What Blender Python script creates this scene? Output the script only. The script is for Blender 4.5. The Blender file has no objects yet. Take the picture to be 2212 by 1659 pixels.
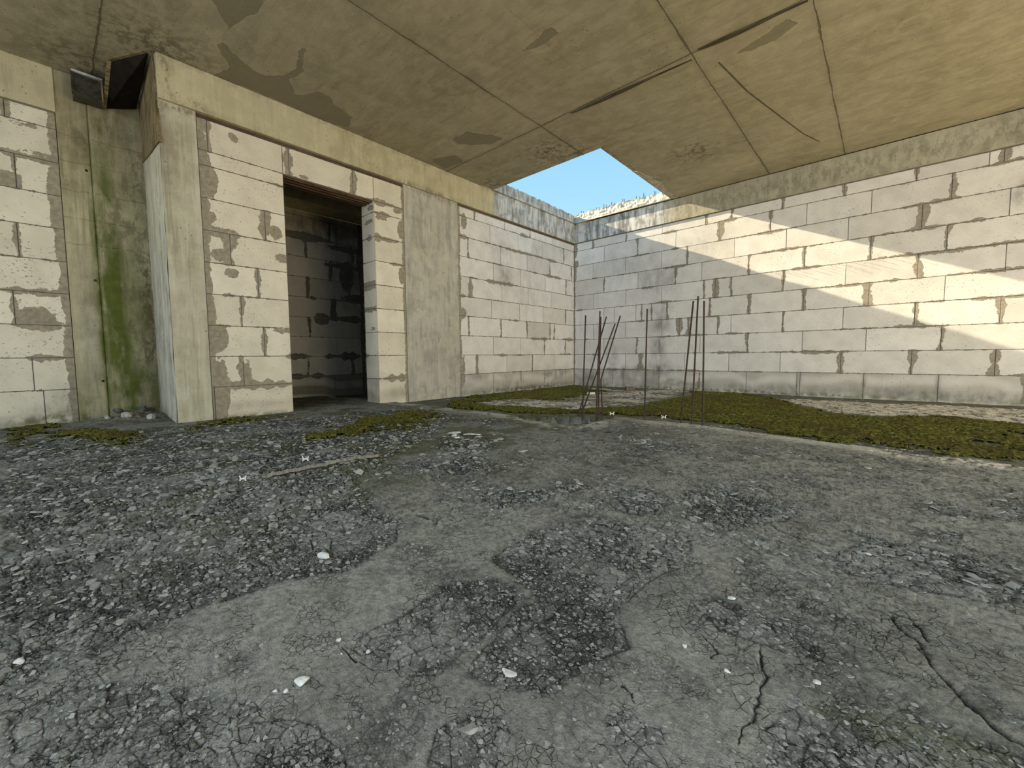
import bpy, math, random, json
import numpy as np
from mathutils import Matrix, Vector
random.seed(7)
D = json.loads(r'''{"R":{"0":[[0.573,0],[0.743,0],[0.931,0],[1.512,0],[2.097,1],[2.682,0],[3.233,0],[3.265,0],[3.855,0],[4.44,0]],"1":[[0.388,0],[0.968,0],[1.213,2],[1.891,0],[2.467,0],[3.054,0],[3.648,2],[4.232,2],[4.814,2]],"2":[[0.583,0],[1.155,1],[1.511,0],[2.093,0],[2.685,1],[3.275,0],[3.859,0],[4.442,1]],"3":[[0.383,0],[0.963,0],[1.548,0],[1.805,2],[1.934,2],[2.317,1],[2.483,0],[3.068,1],[3.651,0],[4.238,2],[4.825,2]],"4":[[0.58,0],[0.765,0],[1.136,0],[1.227,1],[1.383,1],[1.618,1],[2.209,1],[2.688,1],[3.27,1],[3.866,2],[4.447,0]],"5":[[0.382,0],[0.966,0],[1.539,0],[2.127,1],[2.276,2],[2.477,1],[3.061,1],[3.658,0],[4.243,2],[4.836,0]],"6":[[0.581,1],[1.163,0],[1.735,1],[2.097,0],[2.675,1],[3.266,1],[3.863,1],[4.442,1]],"7":[[0.373,0],[0.953,0],[1.528,0],[1.899,1],[2.501,0],[3.075,0],[3.664,0],[4.253,2],[4.838,0]],"8":[[0.578,0],[1.154,1],[1.733,0],[2.312,2],[2.903,1],[3.272,0],[3.852,0],[4.455,2]],"9":[[0.362,1],[0.957,1],[1.534,0],[2.134,1],[2.454,1],[3.02,1],[3.612,1],[4.195,1],[4.692,0],[4.784,2]]},"LF":{"0":[[-2.005,0],[-1.405,0],[-0.834,1],[-0.256,0]],"1":[[-2.304,1],[-1.725,0],[-1.137,1],[-0.584,0]],"2":[[-1.993,0],[-1.419,0],[-0.835,1],[-0.256,1]],"3":[[-2.441,1],[-1.836,1],[-1.269,1],[-0.695,1],[-0.582,1]],"4":[[-2.02,0],[-1.433,0],[-0.875,0],[-0.244,1]],"5":[[-2.414,2],[-1.814,0],[-1.236,0],[-0.655,0],[-0.086,0]],"6":[[-1.978,0],[-1.404,0],[-0.814,0],[-0.244,1]],"7":[[-2.432,1],[-1.827,0],[-1.258,0],[-0.689,1],[-0.087,1]],"8":[[-2.038,0],[-1.46,0],[-0.891,0],[-0.305,1]],"9":[[-2.317,1],[-1.742,0],[-1.183,1],[-0.606,0]]},"PL":{"0":[[-5.217,0]],"1":[[-5.004,2]],"2":[[-4.835,1]],"3":[[-4.996,1]],"4":[[-4.86,1]],"5":[[-5.052,2]],"6":[[-4.785,2]],"7":[],"8":[],"9":[[-5.168,1],[-4.569,2],[-3.969,2]]},"RC":{"0":[[-6.143,0]],"1":[[-6.187,0]],"2":[],"3":[[-6.251,1]],"4":[],"5":[[-6.204,1]],"6":[],"7":[[-6.188,1]],"8":[],"9":[[-6.216,1]]},"BK":{"0":[[-3.563,0]],"1":[[-3.896,1],[-3.305,1]],"2":[[-3.513,0]],"3":[[-3.863,1],[-3.304,0]],"4":[[-3.547,2]],"5":[[-3.864,1],[-3.31,1]],"6":[[-3.562,1]],"7":[[-3.86,1],[-3.267,2]],"8":[[-3.566,1]]},"debris":[[[0.045,-6.323],[0.183,-5.706],[0.428,-4.83],[0.627,-3.712],[1.463,-3.842],[2.078,-4.725],[2.289,-5.079],[2.405,-5.273],[2.709,-5.376],[2.991,-5.395],[3.069,-5.49],[3.107,-5.649],[3.072,-5.757],[3.062,-5.898],[3.05,-5.998],[3.085,-6.084],[3.113,-6.152]],[[3.149,-6.15],[3.136,-6.099],[3.234,-6.001],[3.385,-5.867],[3.399,-5.908],[3.489,-5.858],[3.549,-5.848],[3.614,-5.912],[3.36,-6.138]],[[3.359,-5.766],[3.329,-5.701],[3.331,-5.6],[3.318,-5.517],[3.412,-5.436],[3.474,-5.43],[3.493,-5.48],[3.508,-5.561],[3.524,-5.643],[3.529,-5.686],[3.489,-5.727],[3.417,-5.758]],[[3.353,-5.391],[3.294,-5.258],[3.356,-5.057],[3.53,-4.93],[3.653,-4.907],[3.701,-5.13],[3.677,-5.264],[3.667,-5.386],[3.733,-5.444],[3.697,-5.518],[3.69,-5.609],[3.628,-5.642],[3.56,-5.665],[3.531,-5.607],[3.516,-5.519],[3.51,-5.443],[3.462,-5.416]],[[3.591,-5.758],[3.612,-5.71],[3.651,-5.686],[3.68,-5.698],[3.703,-5.771],[3.647,-5.821]],[[3.76,-5.599],[3.777,-5.564],[3.839,-5.557],[3.845,-5.602],[3.815,-5.651]],[[3.928,-5.469],[3.951,-5.378],[4.017,-5.352],[4.087,-5.319],[4.172,-5.312],[4.183,-5.405],[3.954,-5.609]],[[3.764,-5.242],[3.801,-5.189],[3.912,-5.189],[3.982,-5.224],[3.98,-5.269],[3.887,-5.293],[3.833,-5.309]],[[3.304,-4.804],[3.357,-4.622],[3.538,-4.694],[3.524,-4.85],[3.445,-4.908]],[[3.507,-4.564],[3.608,-4.478],[3.837,-4.52],[3.81,-4.665],[3.701,-4.905],[3.62,-4.806]],[[2.459,-5.04],[2.487,-4.737],[2.754,-4.687],[2.842,-4.813],[2.699,-5.023]],[[2.968,-5.091],[3.069,-4.903],[3.153,-4.72],[3.253,-4.781],[3.176,-5.034],[3.1,-5.154]],[[2.019,-4.515],[2.036,-4.304],[2.374,-4.313],[2.523,-4.577],[2.452,-4.767],[2.208,-4.695]],[[3.907,-4.831],[4.035,-4.615],[4.203,-4.606],[4.266,-4.714],[4.228,-4.835],[4.095,-4.886],[3.999,-4.897]]],"moss":[[[0.213,-3.037],[0.095,-1.784],[0.049,-0.074],[1.342,-0.883],[1.515,-0.055],[2.614,0.035],[3.25,-0.749],[3.597,-1.406],[3.872,-1.764],[4.231,-1.481],[4.575,-1.036],[4.916,-1.244],[4.657,-2.921],[4.421,-3.199],[4.193,-3.249],[3.965,-3.085],[3.59,-3.034],[3.2,-2.97],[2.636,-2.91],[2.284,-2.949],[1.792,-3.146],[1.549,-3.491],[0.975,-3.533]],[[-1.139,-6.39],[-1.354,-6.253],[-1.058,-6.017],[-0.523,-5.977],[-0.209,-6.138],[0.29,-6.206],[0.455,-6.3]],[[-0.061,-5.521],[-0.004,-5.175],[0.258,-4.695],[0.489,-4.781],[0.472,-5.226],[0.323,-5.472]],[[-0.178,-6.22],[0.051,-5.813],[0.599,-5.682],[0.797,-5.867],[0.423,-6.096]],[[1.354,-5.154],[0.726,-4.428],[0.915,-3.914],[1.342,-3.939],[1.683,-4.695],[1.666,-5.067]]],"sand":[[[0.655,-3.07],[0.677,-2.419],[1.247,-2.258],[1.101,-0.563],[1.841,0.175],[2.248,-0.655],[2.187,-2.117],[1.799,-2.711],[1.166,-2.953]],[[3.176,-0.551],[3.628,-0.464],[4.002,-0.52],[4.498,-0.344],[5.167,-0.386],[4.952,-1.481],[4.645,-1.461],[4.435,-1.146],[4.15,-1.476],[3.707,-1.528]],[[3.95,-3.206],[4.13,-3.171],[4.352,-3.177],[4.611,-3.225],[4.569,-3.437],[4.333,-3.36],[4.108,-3.381]]],"slabedge":[[1.124,-3.547],[1.57,-3.513],[1.868,-3.553],[2.249,-3.633],[2.438,-3.585],[2.445,-3.307],[2.435,-3.069],[2.716,-3.091],[2.974,-3.049],[3.237,-3.107],[3.611,-3.171],[3.97,-3.248],[4.188,-3.349],[4.48,-3.354],[4.679,-3.423]],"cracks":[[[3.638,-4.505],[3.681,-4.531],[3.715,-4.571]],[[3.804,-4.71],[3.844,-4.734],[3.869,-4.748],[3.896,-4.747],[3.942,-4.75]],[[3.794,-4.824],[3.821,-4.823],[3.838,-4.798]],[[3.998,-5.016],[4.025,-5.033],[4.052,-5.048],[4.092,-5.113],[4.1,-5.162],[4.121,-5.217],[4.147,-5.266],[4.174,-5.293]],[[4.031,-4.976],[4.071,-5.012],[4.104,-5.095]],[[2.955,-5.341],[3.02,-5.333],[3.091,-5.335],[3.101,-5.3],[3.095,-5.249]],[[3.8,-5.339],[3.819,-5.338],[3.836,-5.36],[3.836,-5.382]],[[3.758,-5.527],[3.79,-5.542]],[[3.892,-5.318],[3.909,-5.37],[3.907,-5.395],[3.918,-5.449],[3.905,-5.515]],[[3.359,-5.766],[3.389,-5.768],[3.432,-5.759],[3.484,-5.732],[3.524,-5.7]],[[3.328,-4.845],[3.436,-4.891],[3.486,-4.883]],[[3.575,-5.353],[3.509,-5.411],[3.441,-5.423]],[[3.045,-3.925],[3.288,-3.939]],[[3.957,-4.604],[4.035,-4.634],[4.086,-4.707]]],"peel":[[[0.422,-5.171],[0.488,-5.144],[0.431,-5.089],[0.342,-4.977],[0.304,-4.872],[0.407,-4.74],[0.57,-4.696],[0.795,-4.764],[0.87,-4.707],[0.737,-4.71],[0.589,-4.642],[0.486,-4.666],[0.38,-4.689],[0.243,-4.575],[0.417,-4.456],[0.426,-4.362],[0.345,-4.305],[0.296,-4.111],[0.082,-4.027],[0.021,-4.246],[0.037,-4.499],[0.05,-4.797],[-0.018,-5.135],[0.206,-5.034]],[[0.855,-5.302],[1.105,-5.071],[0.939,-5.06],[0.84,-5.111],[0.663,-5.151],[0.739,-5.22]],[[0.649,-3.225],[0.867,-3.2],[0.954,-3.06],[1.058,-2.866],[0.864,-2.872],[0.608,-3.098]],[[0.129,-3.099],[0.421,-2.972],[0.353,-2.811],[0.061,-2.846]],[[1.899,-3.664],[2.257,-3.686],[2.279,-3.61],[2.145,-3.591]],[[3.121,-2.561],[3.457,-2.68],[3.496,-2.591],[3.376,-2.508],[3.203,-2.517]]],"cstain":[[2.376,-1.206,0.28],[1.219,-2.294,0.3],[1.441,-2.085,0.15],[1.579,-1.33,0.16],[0.131,-2.14,0.2],[0.076,-5.479,0.35],[-0.496,-5.755,0.3],[1.662,-0.792,0.2]],"rebar":[[[2.155,-3.122,0.0],[2.184,-3.122,0.824]],[[2.078,-3.074,0.0],[2.349,-3.074,0.804]],[[2.065,-3.01,0.0],[2.393,-3.01,0.749]],[[2.271,-3.1,0.0],[2.305,-3.1,0.85]],[[2.229,-2.992,0.0],[2.251,-2.992,0.816]],[[2.26,-2.968,0.0],[2.24,-2.968,0.288],[2.416,-2.968,0.814]],[[2.675,-3.065,0.0],[2.686,-3.065,0.839]],[[2.949,-3.069,-0.0],[3.022,-3.069,0.865]],[[3.01,-3.02,0.0],[3.037,-3.02,0.901]],[[3.103,-3.073,0.0],[3.094,-3.073,0.858]]],"pt":{"w1":[3.018,-5.653],"w2":[3.388,-5.847],"w3":[3.338,-5.766],"w4":[3.373,-5.778],"w5":[3.401,-5.745],"w6":[3.611,-5.623],"w7":[3.375,-5.88],"w8":[3.386,-5.869],"f1":[1.991,-4.382],"f2":[2.107,-4.347],"f3":[2.353,-4.331],"sp1":[2.0,-5.299],"sp2":[2.143,-5.595],"sp3":[2.307,-2.894],"sp4":[2.732,-2.833],"d1":[2.61,-3.772],"d2":[2.746,-3.703],"br1":[0.727,0.677],"br2":[1.338,-0.599],"wh":[1.171,-1.361],"x1":[3.753,-4.618],"x2":[4.008,-4.661],"x3":[4.015,-4.754],"x4":[3.817,-5.185],"x5":[3.634,-5.313],"x6":[3.717,-5.494],"x7":[3.676,-5.547],"x8":[3.815,-5.647],"x9":[3.796,-5.385],"y1":[3.637,-5.729],"y2":[3.864,-5.399],"y3":[3.971,-5.336],"y4":[2.992,-6.139],"y5":[3.227,-5.919],"y6":[2.652,-4.469],"pit":[2.254,-3.46],"st0":[2.152,-5.53],"st1":[2.191,-5.022],"camfoot":[3.714,-5.731]},"stub":[[0.08,0.1,2.923],[0.122,0.1,2.913],[0.245,0.1,2.907],[0.291,0.1,2.899],[0.377,0.1,2.913],[0.422,0.1,2.907],[0.514,0.1,2.91],[0.558,0.1,2.907],[0.653,0.1,2.898],[0.698,0.1,2.904],[0.848,0.1,2.907],[0.876,0.1,2.907],[1.072,0.1,2.9],[1.122,0.1,2.898],[1.194,0.1,2.896],[1.215,0.1,2.905],[1.365,0.1,2.899],[1.383,0.1,2.897]],"stubtop":[[0.08,0.1,2.962],[0.122,0.1,2.944],[0.245,0.1,2.945],[0.291,0.1,2.939],[0.377,0.1,2.951],[0.422,0.1,2.94],[0.514,0.1,2.969],[0.558,0.1,2.946],[0.652,0.1,2.968],[0.698,0.1,2.945],[0.847,0.1,2.964],[0.876,0.1,2.954],[1.071,0.1,2.951],[1.121,0.1,2.933],[1.194,0.1,2.962],[1.215,0.1,2.925],[1.364,0.1,2.947],[1.383,0.1,2.935]],"hatch":[[2.943,0.0,1.507],[3.044,0.0,1.504],[3.101,0.0,1.501],[3.184,0.0,1.502],[3.292,0.0,1.503],[3.371,0.0,1.507],[3.449,-0.0,1.499],[3.525,-0.0,1.498],[3.599,0.0,1.499],[3.672,0.0,1.48],[3.719,0.0,1.503],[3.789,0.0,1.51],[3.903,0.0,1.511],[4.014,0.0,1.508],[4.11,0.0,1.507],[4.193,0.0,1.503]],"cam":[890.9645,-0.06718,-0.00931,0.73534,4.02841,-6.07183,0.49287,2.40023,2.7165,0.01395]}''')
col = bpy.context.scene.collection
# ---------------------------------------------------------------- noise helpers
def _hash(ix, iy, s):
    n = (ix.astype(np.int64)*374761393 + iy.astype(np.int64)*668265263 + s*1274126177) & 0xffffffff
    n = ((n ^ (n >> 13))*1274126177) & 0xffffffff
    n = (n ^ (n >> 16)) & 0xffffff
    return n.astype(np.float64)/0xffffff
def vn(x, y, s=0):
    ix = np.floor(x); iy = np.floor(y); fx = x-ix; fy = y-iy
    fx = fx*fx*(3-2*fx); fy = fy*fy*(3-2*fy)
    a = _hash(ix, iy, s); b = _hash(ix+1, iy, s); c = _hash(ix, iy+1, s); d = _hash(ix+1, iy+1, s)
    return (a*(1-fx)+b*fx)*(1-fy)+(c*(1-fx)+d*fx)*fy
def fbm(x, y, s=0, o=4):
    r = 0; a = .5; t = 0
    for i in range(o):
        r = r + a*vn(x*2**i+i*17.3, y*2**i-i*9.1, s+i*31); t += a; a *= .5
    return r/t
def worley(x, y, s=0):
    ix = np.floor(x); iy = np.floor(y)
    f1 = np.full(x.shape, 9.); f2 = np.full(x.shape, 9.); rid = np.zeros(x.shape); vx = np.zeros(x.shape); vy = np.zeros(x.shape)
    for dx in (-1, 0, 1):
        for dy in (-1, 0, 1):
            cx = ix+dx; cy = iy+dy
            px = cx+_hash(cx, cy, s); py = cy+_hash(cx, cy, s+5)
            d = np.hypot(px-x, py-y)
            nw = d < f1
            f2 = np.where(nw, f1, np.minimum(f2, d))
            rid = np.where(nw, _hash(cx, cy, s+9), rid)
            vx = np.where(nw, x-px, vx); vy = np.where(nw, y-py, vy)
            f1 = np.where(nw, d, f1)
    return f1, f2, rid, vx, vy
def ss(a, b, x):
    t = np.clip((x-a)/(b-a), 0, 1); return t*t*(3-2*t)
def polysd(X, Y, poly, m=.3):
    """positive inside, metres"""
    P = np.array(poly); out = np.full(X.shape, -m)
    sel = (X > P[:, 0].min()-m) & (X < P[:, 0].max()+m) & (Y > P[:, 1].min()-m) & (Y < P[:, 1].max()+m)
    if not sel.any(): return out
    x = X[sel]; y = Y[sel]; d = np.full(x.shape, 9.); ins = np.zeros(x.shape, bool)
    for i in range(len(P)):
        ax, ay = P[i-1]; bx, by = P[i]
        ex, ey = bx-ax, by-ay; L = ex*ex+ey*ey+1e-12
        t = np.clip(((x-ax)*ex+(y-ay)*ey)/L, 0, 1)
        d = np.minimum(d, np.hypot(x-ax-t*ex, y-ay-t*ey))
        c = (ay > y) != (by > y)
        if abs(by-ay) > 1e-9: ins ^= c & (x < (bx-ax)*(y-ay)/(by-ay)+ax)
    out[sel] = np.where(ins, d, -d); return np.maximum(out, -m)
def linedist(X, Y, poly, m=.08):
    P = np.array(poly); out = np.full(X.shape, 9.)
    sel = (X > P[:, 0].min()-m) & (X < P[:, 0].max()+m) & (Y > P[:, 1].min()-m) & (Y < P[:, 1].max()+m)
    if not sel.any(): return out
    x = X[sel]; y = Y[sel]; d = np.full(x.shape, 9.)
    for i in range(1, len(P)):
        ax, ay = P[i-1]; bx, by = P[i]; ex, ey = bx-ax, by-ay; L = ex*ex+ey*ey+1e-12
        t = np.clip(((x-ax)*ex+(y-ay)*ey)/L, 0, 1)
        d = np.minimum(d, np.hypot(x-ax-t*ex, y-ay-t*ey))
    out[sel] = d; return out
# ---------------------------------------------------------------- mesh helpers
def mesh_np(name, V, F, mat, attrs=None, smooth=False, parent=None, midx=None):
    me = bpy.data.meshes.new(name); V = np.asarray(V, np.float32); F = np.asarray(F, np.int32); n = len(V); k = F.shape[1]; m = len(F)
    me.vertices.add(n); me.vertices.foreach_set('co', V.ravel())
    me.loops.add(m*k); me.loops.foreach_set('vertex_index', F.ravel())
    me.polygons.add(m); me.polygons.foreach_set('loop_start', np.arange(0, m*k, k, dtype=np.int32))
    try: me.polygons.foreach_set('loop_total', np.full(m, k, np.int32))
    except Exception: pass
    me.polygons.foreach_set('use_smooth', np.full(m, smooth))
    for mt in (mat if isinstance(mat, (list, tuple)) else [mat]): me.materials.append(mt)
    if midx is not None: me.polygons.foreach_set('material_index', np.asarray(midx, np.int32))
    me.update(calc_edges=True)
    for an, av in (attrs or {}).items():
        av = np.asarray(av, np.float32)
        if av.ndim == 1:
            a = me.attributes.new(an, 'FLOAT', 'POINT'); a.data.foreach_set('value', av)
        else:
            a = me.attributes.new(an, 'FLOAT_COLOR', 'POINT'); a.data.foreach_set('color', np.c_[av, np.ones(len(av), np.float32)].ravel())
    o = bpy.data.objects.new(name, me); col.objects.link(o)
    if parent: o.parent = parent
    return o
def tag(o, label=None, cat=None, group=None, kind=None):
    if label: o['label'] = label
    if cat: o['category'] = cat
    if group: o['group'] = group
    if kind: o['kind'] = kind
    return o
def empty(name, loc=(0, 0, 0)):
    o = bpy.data.objects.new(name, None); o.location = loc; o.empty_display_size = .1; col.objects.link(o); return o
class MB:
    """collects quads / tris as a polygon list with per-vertex attributes"""
    def __init__(s): s.V = []; s.F = []; s.A = {}; s.n = 0; s.M = []
    def add(s, V, F, mi=0, **at):
        V = np.asarray(V, float).reshape(-1, 3); F = np.asarray(F, int)
        if F.shape[1] == 3: F = np.c_[F, F[:, 2]]  # marked triangle
        s.V.append(V); s.F.append(F+s.n); s.M.append(np.full(len(F), mi))
        for k in set(list(at)+list(s.A)):
            L = s.A.setdefault(k, [np.zeros(s.n)] if s.n else [])
            L.append(np.broadcast_to(np.asarray(at.get(k, 0.), float), (len(V),)))
        s.n += len(V)
    def grid(s, P, mi=0, flip=False, **at):
        P = np.asarray(P); a, b = P.shape[:2]; I = np.arange(a*b).reshape(a, b)
        F = np.stack([I[:-1, :-1], I[1:, :-1], I[1:, 1:], I[:-1, 1:]], -1).reshape(-1, 4)
        if flip: F = F[:, ::-1]
        s.add(P.reshape(-1, 3), F, mi, **{k: np.asarray(v).ravel() if np.ndim(v) else v for k, v in at.items()})
    def box(s, a, b, mi=0, skip=(), **at):
        x0, y0, z0 = a; x1, y1, z1 = b
        V = [(x, y, z) for x in (x0, x1) for y in (y0, y1) for z in (z0, z1)]
        F = {'-x': (0, 1, 3, 2), '+x': (4, 6, 7, 5), '-y': (0, 4, 5, 1), '+y': (2, 3, 7, 6), '-z': (0, 2, 6, 4), '+z': (1, 5, 7, 3)}
        s.add(V, [f for k, f in F.items() if k not in skip], mi, **at)
    def tube(s, pts, r, n=8, mi=0, rib=0, **at):
        pts = [Vector(q) for q in pts]
        if rib:
            q = [pts[0]]
            for a, b in zip(pts, pts[1:]):
                m = max(1, int((b-a).length/rib)); q += [a.lerp(b, (i+1)/m) for i in range(m)]
            pts = q
        rs = r if isinstance(r, (list, tuple)) else [r]*len(pts)
        V = []; up = Vector((.3, .2, 1)).normalized()
        for i, q in enumerate(pts):
            d = (pts[min(i+1, len(pts)-1)]-pts[max(i-1, 0)]).normalized()
            u = d.cross(Vector((1, .1, 0)) if abs(d.z) > .8 else up).normalized(); w = d.cross(u)
            rr = rs[i]*(1+(.13 if rib and i % 2 else 0))
            V += [q+(u*math.cos(2*math.pi*k/n)+w*math.sin(2*math.pi*k/n))*rr for k in range(n)]
        F = [(i*n+k, i*n+(k+1) % n, (i+1)*n+(k+1) % n, (i+1)*n+k) for i in range(len(pts)-1) for k in range(n)]
        c0 = len(V); V += [pts[0], pts[-1]]
        F += [(c0, (k+1) % n, k, k) for k in range(n)]+[(c0+1, (len(pts)-1)*n+k, (len(pts)-1)*n+(k+1) % n, (len(pts)-1)*n+(k+1) % n) for k in range(n)]
        s.add(V, F, mi, **at)
    def build(s, name, mat, parent=None, smooth=False, loc=None):
        V = np.concatenate(s.V); F = np.concatenate(s.F); M = np.concatenate(s.M)
        if loc is not None: V = V-np.array(loc)
        tri = F[:, 2] == F[:, 3]
        att = {k: np.concatenate(v) for k, v in s.A.items()}
        if not tri.any(): o = mesh_np(name, V, F, mat, att, smooth, parent, M)
        else:
            Q = F[~tri]; T = F[tri][:, :3]
            me = bpy.data.meshes.new(name); me.from_pydata([tuple(v) for v in V], [], [tuple(f) for f in Q.tolist()]+[tuple(f) for f in T.tolist()])
            for mt in (mat if isinstance(mat, (list, tuple)) else [mat]): me.materials.append(mt)
            me.polygons.foreach_set('material_index', np.r_[M[~tri], M[tri]].astype(np.int32)); me.polygons.foreach_set('use_smooth', np.full(len(F), smooth))
            for k, v in att.items():
                a = me.attributes.new(k, 'FLOAT', 'POINT'); a.data.foreach_set('value', v.astype(np.float32))
            o = bpy.data.objects.new(name, me); col.objects.link(o)
            if parent: o.parent = parent
        if loc is not None: o.location = loc
        return o
# ---------------------------------------------------------------- shader helpers
class SH:
    def __init__(s, name, rough=.9, spec=.15, metal=0):
        s.m = bpy.data.materials.new(name); s.m.use_nodes = True; s.t = s.m.node_tree; s.b = s.t.nodes['Principled BSDF']
        s.b.inputs['Roughness'].default_value = rough; s.b.inputs['Specular IOR Level'].default_value = spec; s.b.inputs['Metallic'].default_value = metal
        s.co = s.t.nodes.new('ShaderNodeTexCoord').outputs['Object']
    def nd(s, ty, **kw):
        n = s.t.nodes.new(ty)
        for k, v in kw.items(): setattr(n, k, v)
        return n
    def put(s, sock, v):
        if isinstance(v, bpy.types.NodeSocket): s.t.links.new(v, sock)
        elif isinstance(v, tuple) and len(v) == 3 and sock.type == 'RGBA': sock.default_value = (*v, 1)
        else: sock.default_value = v
    def m_(s, op, a, b=0., c=None, clamp=False):
        n = s.nd('ShaderNodeMath', operation=op, use_clamp=clamp); s.put(n.inputs[0], a); s.put(n.inputs[1], b)
        if c is not None: s.put(n.inputs[2], c)
        return n.outputs[0]
    def scale(s, v, d=(0, 0, 0)):
        n = s.nd('ShaderNodeMapping'); s.t.links.new(s.co, n.inputs[0]); n.inputs['Scale'].default_value = v; n.inputs['Location'].default_value = d; return n.outputs[0]
    def noise(s, sc, det=4, rough=.55, co=None, dist=0):
        n = s.nd('ShaderNodeTexNoise'); s.t.links.new(co or s.co, n.inputs['Vector']); n.inputs['Scale'].default_value = sc
        n.inputs['Detail'].default_value = min(det, 4); n.inputs['Roughness'].default_value = rough; n.inputs['Distortion'].default_value = dist; return n.outputs[0]
    def vor(s, sc, feat='F1', co=None, out='Distance', rnd=1):
        n = s.nd('ShaderNodeTexVoronoi', feature=feat); s.t.links.new(co or s.co, n.inputs['Vector']); n.inputs['Scale'].default_value = sc; n.inputs['Randomness'].default_value = rnd; return n.outputs[out]
    def ramp(s, v, a, b, c=0., d=1.):
        n = s.nd('ShaderNodeMapRange', interpolation_type='SMOOTHSTEP'); s.put(n.inputs[0], v)
        for i, q in enumerate((a, b, c, d)): n.inputs[i+1].default_value = q
        return n.outputs[0]
    def mix(s, f, a, b, mode='MIX'):
        n = s.nd('ShaderNodeMix', data_type='RGBA', blend_type=mode); s.put(n.inputs[0], f); s.put(n.inputs[6], a); s.put(n.inputs[7], b); return n.outputs[2]
    def att(s, name, color=False):
        n = s.nd('ShaderNodeAttribute', attribute_name=name); return n.outputs['Color' if color else 'Fac']
    def xyz(s):
        n = s.nd('ShaderNodeSeparateXYZ'); s.t.links.new(s.co, n.inputs[0]); return n.outputs
    def bump(s, h, dist=.005, st=1., prev=None):
        n = s.nd('ShaderNodeBump'); n.inputs['Strength'].default_value = st; n.inputs['Distance'].default_value = dist; s.put(n.inputs['Height'], h)
        if prev is not None: s.t.links.new(prev, n.inputs['Normal'])
        return n.outputs[0]
    def out(s, c, nrm=None, rough=None):
        s.put(s.b.inputs['Base Color'], c)
        if nrm is not None: s.t.links.new(nrm, s.b.inputs['Normal'])
        if rough is not None: s.put(s.b.inputs['Roughness'], rough)
        return s.m
def mat_block(name, white=(.69, .683, .665), mortar=(.225, .208, .172)):
    s = SH(name)
    n1 = s.noise(22, 5, .6); n2 = s.noise(75, 3, .6)
    f = s.m_('ADD', s.att('smear'), s.m_('ADD', s.m_('MULTIPLY', s.m_('SUBTRACT', n1, .5), .05), s.m_('MULTIPLY', s.m_('SUBTRACT', n2, .5), .018)))
    mk = s.ramp(f, -.0012, .0012)
    # little scuffs and pits on the blocks
    pit = s.ramp(s.m_('ADD', s.noise(48, 4, .65, s.scale((1, 1, 1.6))), s.m_('MULTIPLY', s.noise(3.2, 2), .22)), .745, .775)
    tone = s.att('tone')
    dim = s.m_('SUBTRACT', 1., s.m_('MULTIPLY', s.m_('SUBTRACT', tone, 1., clamp=True), .0))
    c = s.mix(s.ramp(s.noise(6, 4), .35, .7), white, tuple(v*.88 for v in white))
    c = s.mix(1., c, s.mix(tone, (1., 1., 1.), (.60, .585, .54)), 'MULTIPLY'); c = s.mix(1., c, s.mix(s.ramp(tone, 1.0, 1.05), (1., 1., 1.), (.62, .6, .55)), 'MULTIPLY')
    wl = s.nd('ShaderNodeTexWave', wave_type='BANDS', bands_direction='DIAGONAL'); s.t.links.new(s.co, wl.inputs[0]); wl.inputs['Scale'].default_value = 12; wl.inputs['Distortion'].default_value = 3.5; wl.inputs['Detail'].default_value = 2; wl.inputs['Detail Scale'].default_value = .5
    c = s.mix(s.m_('MULTIPLY', s.ramp(wl.outputs['Fac'], .1, .0), .07), c, (.4, .38, .34))
    c = s.mix(s.m_('MULTIPLY', pit, .75), c, (.26, .245, .21))
    st = s.m_('MULTIPLY', s.att('stain'), s.ramp(s.noise(9, 6, .65, s.scale((1, 1, .45))), .25, .7))
    c = s.mix(s.m_('MULTIPLY', st, 1., clamp=True), c, (.10, .098, .09))
    mc = s.mix(s.ramp(s.noise(30, 5), .3, .7), mortar, tuple(v*1.45 for v in mortar))
    mc = s.mix(s.m_('MULTIPLY', st, .7, clamp=True), mc, (.07, .07, .065))
    c = s.mix(mk, c, mc)
    ed = s.m_('MULTIPLY', s.ramp(s.m_('ADD', s.att('ed'), s.m_('MULTIPLY', s.m_('SUBTRACT', n2, .5), .006)), .0045, .0005), .5)
    c = s.mix(ed, c, (.16, .15, .13))
    c = s.mix(s.m_('MULTIPLY', s.att('moss'), s.ramp(s.noise(14, 5), .35, .6)), c, (.07, .085, .015))
    h = s.m_('ADD', s.m_('MULTIPLY', mk, s.m_('ADD', .6, n2)), s.m_('MULTIPLY', s.m_('SUBTRACT', 1., mk), s.m_('ADD', s.m_('MULTIPLY', s.noise(160, 3, .7), .14), s.m_('MULTIPLY', wl.outputs['Fac'], .05))))
    h = s.m_('SUBTRACT', h, s.m_('MULTIPLY', pit, .4))
    return s.out(c, s.bump(h, .004, .8))
def mat_mortar(name, c0=(.12, .115, .10)):
    s = SH(name); return s.out(s.mix(s.noise(20, 5), c0, tuple(v*1.8 for v in c0)), s.bump(s.noise(60, 4), .006))
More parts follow.
